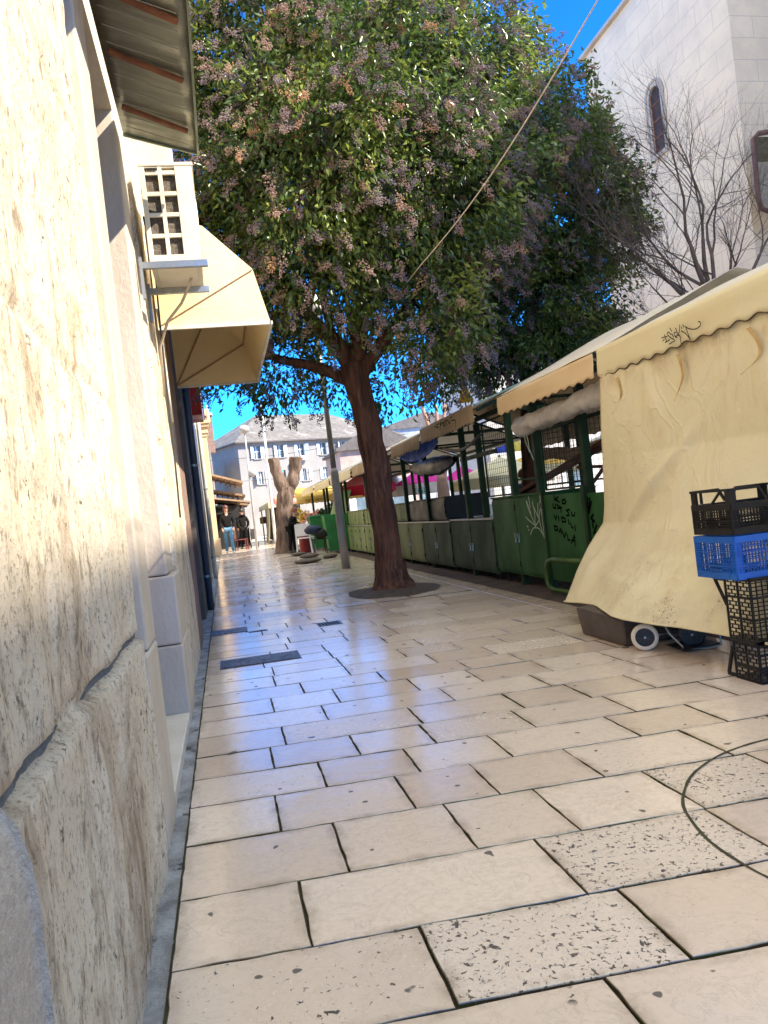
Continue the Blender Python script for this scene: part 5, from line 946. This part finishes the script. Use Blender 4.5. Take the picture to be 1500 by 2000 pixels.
crate_end(2.315, 3.10, .003, .42, .175, .185, 'black brick-pattern crate standing on the paving, lowest of the stack')
crate_end(2.308, 3.10, .190, .42, .18, .296, 'black brick-pattern crate on end between the lowest crate and the blue one')
# dark tub under the curtain
tb = thing('storage_tub', (2.6, 4.55, 0), 'dark brown-grey rectangular tub under the curtain corner', 'tub'); m_tub = mat('brown_grey_tub', (.075, .058, .052), (.055, .042, .038), 5, .45, .1, .1, 30)
b = MB(); b.add([(2.285, 4.27, .003), (2.28, 4.83, .003), (2.9, 4.83, .003), (2.9, 4.27, .003), (2.270, 4.25, .165), (2.262, 4.86, .185), (2.92, 4.88, .20), (2.92, 4.25, .17)], [(0, 1, 2, 3), (7, 6, 5, 4), (0, 4, 5, 1), (1, 5, 6, 2), (2, 6, 7, 3), (3, 7, 4, 0)]); b.build('body', m_tub, tb, bevel=.012)
# shopping trolley wheels poking out
tr_ = thing('hand_trolley', (2.5, 4.15, 0), 'folding hand trolley with white-rimmed wheel poking out below the curtain', 'trolley'); m_wr = mat('dirty_white_tyre', (.74, .68, .56), (.62, .55, .42), 8, .6, .08, .2, 60); m_hub = mat('black_hub', (.012, .012, .016), None, 6, .35)
ax_ = Vector((-.48, -.88, 0)).normalized()
def wheel(c_, r, m_t):
    c_ = Vector(c_); e1 = Vector((ax_.y, -ax_.x, 0)); b = MB(); n = 40; P = []
    rings = [(r*.70, -.016), (r*.90, -.020), (r, -.010), (r, .010), (r*.90, .020), (r*.70, .016)]
    for i in range(n):
        a = 2*math.pi*i/n; d_ = e1*math.cos(a)+zz*math.sin(a)
        for (rr, t_) in rings: P.append(c_+d_*rr+ax_*(-t_))
    k = len(rings); b.add(P, [(i*k+j, i*k+j+1, ((i+1) % n)*k+j+1, ((i+1) % n)*k+j) for i in range(n) for j in range(k-1)]); o = b.build('tyre', m_t, tr_, smooth=True)
    b = MB().tube([c_-ax_*.014, c_+ax_*.008], r*.71, 32); 
    for i in range(5): a = 2*math.pi*i/5; d_ = e1*math.cos(a)+zz*math.sin(a); b.beam(c_+ax_*.010+d_*.012, c_+ax_*.010+d_*r*.66, .012, .006)
    b.build('hub', m_hub, o); MB().tube([c_+ax_*.008, c_+ax_*.020], .007, 10).build('axle_cap', m_galv, o)
wheel((2.325, 4.105, .0785), .0775, m_wr); wheel((2.55, 3.98, .078), .075, m_hub)
MB().tube([(2.325, 4.105, .078), (2.56, 4.1, .078)], .006, 6).build('axle', m_galv, tr_)
MB().tube([(2.40, 4.02, .17), (2.42, 4.0, .10), (2.47, 3.95, .018), (2.49, 3.93, .009), (2.60, 3.88, .009), (2.65, 3.86, .02), (2.65, 3.87, .16)], .006, 8).build('support_loop', m_galv, tr_, smooth=True)
MB().prism([(2.43, .02), (2.46, .018), (2.66, .018), (2.66, .03)], 1, 3.88, 4.08).build('toe_plate', m_hub, tr_)
MB().box((2.50, 4.00, .09), (2.68, 4.22, .24)).build('bag', m_hub, tr_, bevel=.02)
# ================================================================= STREET FURNITURE
lp = thing('lamp_post', (2.09, 13.88, 0), 'grey steel lamp post with a thicker lower shaft, left of the big tree', 'lamp post')
m_lp = mat('weathered_grey_steel', (.42, .40, .37), (.27, .26, .25), 5, .5, .12, .3, 25, stretch=(1, 1, .4), c3=(.20, .12, .08), c3s=6, c3t=.66, metal=.3)
MB().tube([(2.09, 13.88, -.02), (2.08, 13.88, .9), (2.075, 13.88, 1.76), (2.073, 13.88, 1.84)], [.078, .078, .075, .052], 18).build('lower_shaft', m_lp, lp, smooth=True)
MB().tube([(2.073, 13.88, 1.83), (2.06, 13.88, 3.1), (2.04, 13.88, 4.6)], [.050, .046, .040], 14).build('upper_shaft', m_lp, lp, smooth=True)
MB().tube([(2.04, 13.88, 4.6), (2.04, 13.88, 4.65), (2.04, 13.88, 4.95), (2.04, 13.88, 5.05)], [.05, .16, .20, .04], 14).build('lantern', m_wp, lp, smooth=True)
MB().box((2.02, 13.80, .55), (2.10, 13.812, .85)).build('access_door', m_lp, lp)
wpz = thing('flag_pole', (2.25, 34.9, 0), 'tall thin white pole in front of the far house', 'pole')
MB().tube([(2.16, 34.3, 0), (2.2, 34.3, 2.8), (2.22, 34.3, 6.1)], [.075, .06, .045], 12).build('shaft', mat('white_pole_paint', (.80, .80, .78), None, 4, .4), wpz, smooth=True); MB().sphere((2.22, 34.3, 6.12), .07, 6).build('cap', m_wp, wpz)
MB().tube([(2.16, 34.3, 0), (2.16, 34.3, .12)], .16, 12).build('foot', m_galv, wpz)
gp = thing('globe_lamp', (1.14, 30, 0), 'slim street lamp with white globes at two heights, left of the white pole', 'street lamp')
MB().tube([(1.18, 30.5, 0), (1.2, 30.5, 2.8), (1.22, 30.5, 4.6)], [.05, .035, .028], 10).build('shaft', mat('pale_grey_pole', (.45, .46, .46), None, 4, .4), gp, smooth=True)
m_globe = mat('milky_globe', (.62, .60, .58), None, 3, .3, trans=.3)
MB().sphere((1.2, 30.5, 4.72), .22, 10, (1, 1, .8)).build('globe', m_globe, gp, smooth=True); MB().sphere((1.34, 30.5, 2.98), .15, 8).build('globe', m_globe, gp, smooth=True); MB().beam((1.2, 30.5, 2.85), (1.34, 30.5, 2.85), .03).build('arm', m_dark, gp)
m_wire = mat('black_wire', (.03, .03, .03), None, 5)
for (a, c_, lab) in (((-.4, 45, 4.9), (9, 46, 5.4), 'overhead wire crossing in front of the shuttered house, upper one'), ((-.4, 40, 3.4), (6, 42, 3.6), 'overhead wire crossing in front of the shuttered house, lower one')):
    a, c_ = Vector(a), Vector(c_); tag(MB().tube([a.lerp(c_, i/12)-zz*.25*math.sin(math.pi*i/12) for i in range(13)], .014, 5).build('overhead_wire', m_wire), lab, 'wire')
# sandbags near the pollarded tree
m_sand = mat('grey_brown_sack', (.13, .105, .085), (.09, .072, .06), 8, .95, .04, .6, 40)
for (x, y, L_, rz, h_, lab) in ((1.72, 16.9, .62, .05, .055, 'largest of the flat grey-brown sandbags, nearest the camera'), (1.98, 19.0, .50, .3, .06, 'middle flat sandbag beside the paving edge'), (1.9, 20.9, .40, -.2, .05, 'farthest flat sandbag near the pollarded tree'), (2.35, 17.9, .36, .4, .05, 'small brown sandbag close to the lamp post')):
    b = MB(); b.sphere((x, y, h_), 1, 10, (L_/2, .20, h_)); 
    b.v = [(p[0]+(p[1]-y)*rz+.01*N(p[0]*12, p[1]*12), p[1], max(.003, p[2]+.012*N(p[0]*9, p[1]*9, 3))) for p in b.v]; tag(b.build('sandbag', m_sand, smooth=True), lab, 'sandbag')
# covers and drains
m_iron = mat('dark_wet_iron', (.045, .055, .065), (.03, .036, .042), 8, .32, .12, .5, 60, metal=.3)
def cover(x0, x1, y0, y1, lab, nm='manhole_cover', slots=0):
    t = thing(nm, ((x0+x1)/2, (y0+y1)/2, 0), lab, 'drain' if slots else 'manhole cover'); k = -.05
    def Q(x, y, z): return (x, y+k*x, z)
    b = MB()
    def bx_(a, c_, e, f, z0_, z1_): b.add([Q(a, e, z0_), Q(c_, e, z0_), Q(c_, f, z0_), Q(a, f, z0_), Q(a, e, z1_), Q(c_, e, z1_), Q(c_, f, z1_), Q(a, f, z1_)], [(0, 3, 2, 1), (4, 5, 6, 7), (0, 1, 5, 4), (1, 2, 6, 5), (2, 3, 7, 6), (3, 0, 4, 7)])
    bx_(x0, x1, y0, y1, -.008, .0025); b.build('frame', m_iron, t)
    b = MB()
    if slots:
        for i in range(slots): bx_(x0+.015+i*(x1-x0-.03)/slots, x0+.015+(i+.5)*(x1-x0-.03)/slots, y0+.03, y1-.03, .0026, .004)
    else:
        bx_(x0+.015, x1-.015, y0+.015, y1-.015, .0026, .0045)
        for i in range(9): bx_(x0+.03+i*(x1-x0-.06)/9, x0+.045+i*(x1-x0-.06)/9, y0+.03, y1-.03, .0046, .0056)
    b.build('plate', m_iron if not slots else m_dark, t)
cover(-.14, .44, 5.58, 5.93, 'dark rectangular iron manhole cover flush in the paving, nearest the camera')
cover(-.23, .11, 7.36, 7.72, 'dark iron cover against the left gutter, beyond the nearest manhole'); cover(.112, .29, 7.24, 7.34, 'small dark iron strip beside the gutter cover')
cover(.74, .96, 7.02, 7.26, 'small slotted drain grate in the middle of the paving', 'drain_grate', 7)
# ================================================================= PEOPLE
m_skin = mat('skin', (.52, .30, .22), (.46, .26, .19), 6, .55)
def skinmesh(name, joints, edges, m, parent, rootv=0, sub=2):
    me = bpy.data.meshes.new(name); off = root_loc(parent); me.from_pydata([tuple(Vector(j[:3])) for j in joints], edges, []); o = bpy.data.objects.new(name, me); scene.collection.objects.link(o); o.parent = parent
    me.materials.append(m); sk = o.modifiers.new('skin', 'SKIN'); sk.use_smooth_shade = True; sk.branch_smoothing = .6
    for i, j in enumerate(joints):
        r = j[3]; me.skin_vertices[0].data[i].radius = (r, j[4] if len(j) > 4 else r)
    me.skin_vertices[0].data[rootv].use_root = True
    ss = o.modifiers.new('sub', 'SUBSURF'); ss.levels = sub; ss.render_levels = sub; return o
def person(loc, rz, lab, hair, top, legs, shoes, pose='walk', hood=False, scale=1, hairlong=False):
    t = thing('person', (0, 0, 0), lab, 'person')
    # faces -Y in local space
    lean = {'walk': 0, 'away': .02, 'bend': .38}[pose]
    H = lambda x, y, z: (x, y-lean*max(0, z-.95)**1.0, z-(.22 if pose == 'bend' else 0)*max(0, z-.95)/.8)
    st = {'walk': .16, 'away': .14, 'bend': .06}[pose]
    J = {'pel': (0, 0, .95), 'wa': (0, .01, 1.10), 'ch': (0, .01, 1.30), 'nk': (0, .015, 1.46), 'nk2': (0, .0, 1.53),
         'shR': (-.17, .01, 1.40), 'shL': (.17, .01, 1.40), 'elR': (-.25, .05, 1.14), 'elL': (.25, .05, 1.14), 'hiR': (-.09, 0, .90), 'hiL': (.09, 0, .90)}
    if pose == 'bend': J['wrR'] = (-.20, -.28, 1.08); J['wrL'] = (.20, -.28, 1.08); J['elR'] = (-.24, -.05, 1.12); J['elL'] = (.24, -.05, 1.12)
    else: J['wrR'] = (-.21, -.08, .96); J['wrL'] = (.21, -.08, .96)
    J = {k: Vector(H(*v)) for k, v in J.items()}
    for s_, n_ in ((-1, 'R'), (1, 'L')):
        f = st*s_; J['kn'+n_] = Vector((s_*.095, -f*.5-.02, .50)); J['an'+n_] = Vector((s_*.10, -f, .09)); J['to'+n_] = Vector((s_*.115, -f-.17, .035))
    def sk_(nm, items, E, m): 
        idx = {k: i for i, (k, r) in enumerate(items)}; return skinmesh(nm, [(*J[k], *(r if isinstance(r, tuple) else (r,))) for k, r in items], [(idx[a], idx[b]) for a, b in E], m, t)
    J['hd0'] = J['nk2']+Vector((0, -.01, .06)); J['hd1'] = J['nk2']+Vector((0, -.015, .14)); J['hd2'] = J['nk2']+Vector((0, -.005, .21)); J['ch2'] = J['hd0']+Vector((0, -.05, -.015))
    sk_('body', [('pel', (.13, .10)), ('wa', (.12, .09)), ('ch', (.14, .10)), ('nk', .055), ('nk2', .05), ('hd0', (.062, .07)), ('hd1', (.075, .088)), ('hd2', (.06, .075)), ('shR', .055), ('elR', .042), ('wrR', .028), ('shL', .055), ('elL', .042), ('wrL', .028), ('hiR', .08), ('knR', .055), ('anR', .036), ('hiL', .08), ('knL', .055), ('anL', .036)],
        [('pel', 'wa'), ('wa', 'ch'), ('ch', 'nk'), ('nk', 'nk2'), ('nk2', 'hd0'), ('hd0', 'hd1'), ('hd1', 'hd2'), ('ch', 'shR'), ('shR', 'elR'), ('elR', 'wrR'), ('ch', 'shL'), ('shL', 'elL'), ('elL', 'wrL'), ('pel', 'hiR'), ('hiR', 'knR'), ('knR', 'anR'), ('pel', 'hiL'), ('hiL', 'knL'), ('knL', 'anL')], m_skin)
    J['j0'] = J['pel']+Vector((0, 0, -.04))
    sk_('jacket', [('j0', (.165, .125)), ('wa', (.165, .13)), ('ch', (.18, .135)), ('nk', (.085, .08)), ('shR', .085), ('elR', .068), ('wrR', .05), ('shL', .085), ('elL', .068), ('wrL', .05)],
        [('j0', 'wa'), ('wa', 'ch'), ('ch', 'nk'), ('ch', 'shR'), ('shR', 'elR'), ('elR', 'wrR'), ('ch', 'shL'), ('shL', 'elL'), ('elL', 'wrL')], top)
    sk_('trousers', [('pel', (.14, .115)), ('hiR', (.098, .10)), ('knR', .072), ('anR', .060), ('hiL', (.098, .10)), ('knL', .072), ('anL', .060)], [('pel', 'hiR'), ('hiR', 'knR'), ('knR', 'anR'), ('pel', 'hiL'), ('hiL', 'knL'), ('knL', 'anL')], legs)
    for n_ in 'RL':
        J['hl'] = J['an'+n_]+Vector((0, .04, -.045)); J['md'] = (J['hl']+J['to'+n_])/2+Vector((0, 0, .012)); sk_('shoe', [('hl', (.042, .045)), ('md', (.045, .045)), ('to'+n_, (.040, .032))], [('hl', 'md'), ('md', 'to'+n_)], shoes)
    # hands with separate fingers
    for s_, n_ in ((-1, 'R'), (1, 'L')):
        w0 = J['wr'+n_]; fd = (J['wr'+n_]-J['el'+n_]).normalized(); sd_ = Vector((s_, 0, 0)); J2 = [(*w0, .026, .018), (*(w0+fd*.05), .036, .016), (*(w0+fd*.085), .036, .014)]; E = [(0, 1), (1, 2)]
        for k in range(4):
            L_ = (.062, .072, .068, .052)[k]; o_ = w0+fd*.088+sd_*(.024-.016*k); i0 = len(J2); J2 += [(*o_, .0095), (*(o_+fd*L_*.5+Vector((0, -.008, -.004))), .0088), (*(o_+fd*L_*.85+Vector((0, -.022, -.012))), .0075)]; E += [(2, i0), (i0, i0+1), (i0+1, i0+2)]
        o_ = w0+fd*.035-sd_*.03; i0 = len(J2); J2 += [(*o_, .012), (*(o_+fd*.035-sd_*.018+Vector((0, -.012, 0))), .010), (*(o_+fd*.06-sd_*.02+Vector((0, -.022, 0))), .008)]; E += [(1, i0), (i0, i0+1), (i0+1, i0+2)]
        skinmesh('hand', J2, E, m_skin, t, sub=1)
    # face
    hc = J['hd1']; b = MB(); b.sphere(hc+Vector((0, .005, .0)), .1, 12, (.80, .95, 1.15)); b.sphere(hc+Vector((0, -.02, -.075)), .055, 8, (.9, 1, .7)); b.build('face', m_skin, t, smooth=True)
    b = MB(); b.add([hc+Vector(p) for p in ((0, -.098, .015), (-.014, -.092, -.028), (.014, -.092, -.028), (0, -.122, -.026), (0, -.088, -.038))], [(0, 1, 3), (0, 3, 2), (1, 4, 3), (3, 4, 2)]); b.build('nose', m_skin, t)
    for s_ in (-1, 1): MB().sphere(hc+Vector((s_*.033, -.088, .012)), .011, 6, (1.2, .6, .6)).build('eye', m_dark, t); MB().sphere(hc+Vector((s_*.082, .01, -.005)), .022, 6, (.4, .8, 1.2)).build('ear', m_skin, t); MB().box(hc+Vector((s_*.034-.017, -.1, .030)), hc+Vector((s_*.034+.017, -.088, .036))).build('eyebrow', hair, t)
    MB().sphere(hc+Vector((0, -.087, -.055)), .020, 6, (1.1, .5, .3)).build('mouth', mat('lips', (.42, .14, .12), None, 5), t)
    b = MB()
    def hr(u, w_):
        a = 2*math.pi*u; th_ = math.pi*(w_*(.50 if abs(a-math.pi*1.5) < .8 else (.78 if hairlong else .62))); r = .108
        return tuple(hc+Vector((.86*r*math.sin(th_)*math.cos(a), .012+r*math.sin(th_)*math.sin(a)*(1.0), .012+1.15*r*math.cos(th_))))
    b.grid(hr, 24, 8); b.build('hair', hair, t, smooth=True, solid=.02)
    if hood: b = MB(); b.tube([J['nk']+Vector((.10, .05, .0)), J['nk']+Vector((.06, .10, .03)), J['nk']+Vector((-.06, .10, .03)), J['nk']+Vector((-.10, .05, 0))], .045, 8); b.build('hood', top, t, smooth=True)
    t.location = loc; t.rotation_euler = (0, 0, rz); t.scale = (scale,)*3
    return t
m_bj = mat('black_jacket', (.007, .007, .008), (.012, .012, .013), 6, .8, .1, .4, 20, spec=.1); m_jn = mat('light_blue_jeans', (.13, .30, .46), (.09, .22, .36), 6, .85, .05, .3, 60); m_bt = mat('black_trousers', (.010, .010, .012), None, 6, .8, spec=.1); m_whs = mat('white_trainers', (.75, .74, .72), None, 5, .5)
m_rh = mat('dark_red_hair', (.10, .018, .02), (.06, .012, .012), 20, .5); m_dh = mat('dark_hair', (.02, .014, .01), None, 20, .5); m_nv = mat('navy_jacket', (.018, .03, .075), (.012, .02, .05), 6, .75); m_bs = mat('dark_shoe', (.02, .018, .016), None, 5, .5)
person((.14, 28.9, 0), R(6), 'person with dark red hair, black jacket and light blue jeans walking toward us', m_rh, m_bj, m_jn, m_whs, 'walk', True, 1.0, True)
person((.80, 33.2, -.03), R(190), 'person all in black with their back turned, pushing a buggy', m_dh, m_bj, m_bt, m_bs, 'away', True, .97)
person((1.92, 22.9, 0), R(65), 'person in a dark jacket leaning over, half hidden behind the pollarded trunk', mat('auburn_hair', (.22, .07, .04), None, 12), m_bj, m_bt, m_bs, 'bend', False, .82)
person((5.3, 13.4, -.04), R(75), 'person in a navy jacket bending forward behind the stall counters', mat('auburn_hair', (.2, .06, .04)), m_nv, m_bt, m_bs, 'bend', False, .9)
# buggy, chairs, barrel, trolley beside them
bg = thing('buggy', (1.15, 33.2, 0), 'folding buggy with black wheels pushed by the person in black', 'buggy')
for (x, y) in ((1.05, 32.9), (1.35, 32.9), (1.05, 33.6), (1.35, 33.6)): MB().tube([(x-.012, y, .10), (x+.012, y, .10)], .12, 16).build('wheel', m_dark, bg)
MB().tube([(1.08, 32.9, .1), (1.08, 33.3, .55), (1.08, 32.8, 1.0), (1.32, 32.8, 1.0), (1.32, 33.3, .55), (1.32, 32.9, .1)], .014, 8).build('frame', m_galv, bg); MB().prism([(33.0, .35), (33.5, .35), (33.6, .8), (33.1, .55)], 0, 1.1, 1.3).build('seat', m_dark, bg, bevel=.03)
chair(.62, 31.2, R(100), mat('dark_red_plastic', (.16, .025, .02), (.10, .02, .015), 5, .4), 'dark red chair beside the person walking toward the camera')
chair(2.22, 21.9, R(160), m_wp, 'white plastic chair in front of the vendor, left of the lamp post')
rb = thing('red_barrel', (2.2, 22.3, 0), 'dark red barrel standing right of the pollarded trunk', 'barrel'); MB().tube([(2.24, 22.2, 0), (2.24, 22.2, .06), (2.24, 22.2, .5), (2.24, 22.2, .56)], [.16, .18, .18, .15], 18).build('body', mat('dark_red_barrel_paint', (.22, .012, .015), None, 4, .4), rb, smooth=True); MB().tube([(2.24, 22.2, .56), (2.24, 22.2, .60)], .06, 10).build('cap', m_wp, rb)
st_ = thing('shopping_trolley', (2.43, 20.4, 0), 'shopping trolley piled with dark bags in front of the leaning person', 'trolley')
def lump(c_, sc, sd2):
    b = MB(); b.sphere(c_, 1, 10, sc); b.v = [tuple(Vector(p)+Vector((N(p[0]*9+sd2, p[1]*9, p[2]*9), 0, N(p[0]*7, p[2]*7, sd2)))*.05) for p in b.v]; return b
lump((2.28, 20.3, .66), (.24, .18, .14), 1).build('bag', m_nv, st_, smooth=True); lump((2.48, 20.3, .54), (.18, .16, .15), 4).build('bag', m_dark, st_, smooth=True)
b = MB()
for x in (2.28, 2.58): b.beam((x, 20.2, .40), (x, 20.2, .05), .025).beam((x, 20.5, .40), (x, 20.5, .05), .025)
b.beam((2.22, 20.35, .40), (2.64, 20.35, .40), .34, .02); b.build('frame', m_dark, st_)
for x in (2.28, 2.58): MB().tube([(x-.01, 20.2, .07), (x+.01, 20.2, .07)], .07, 14).build('wheel', m_hub, st_)
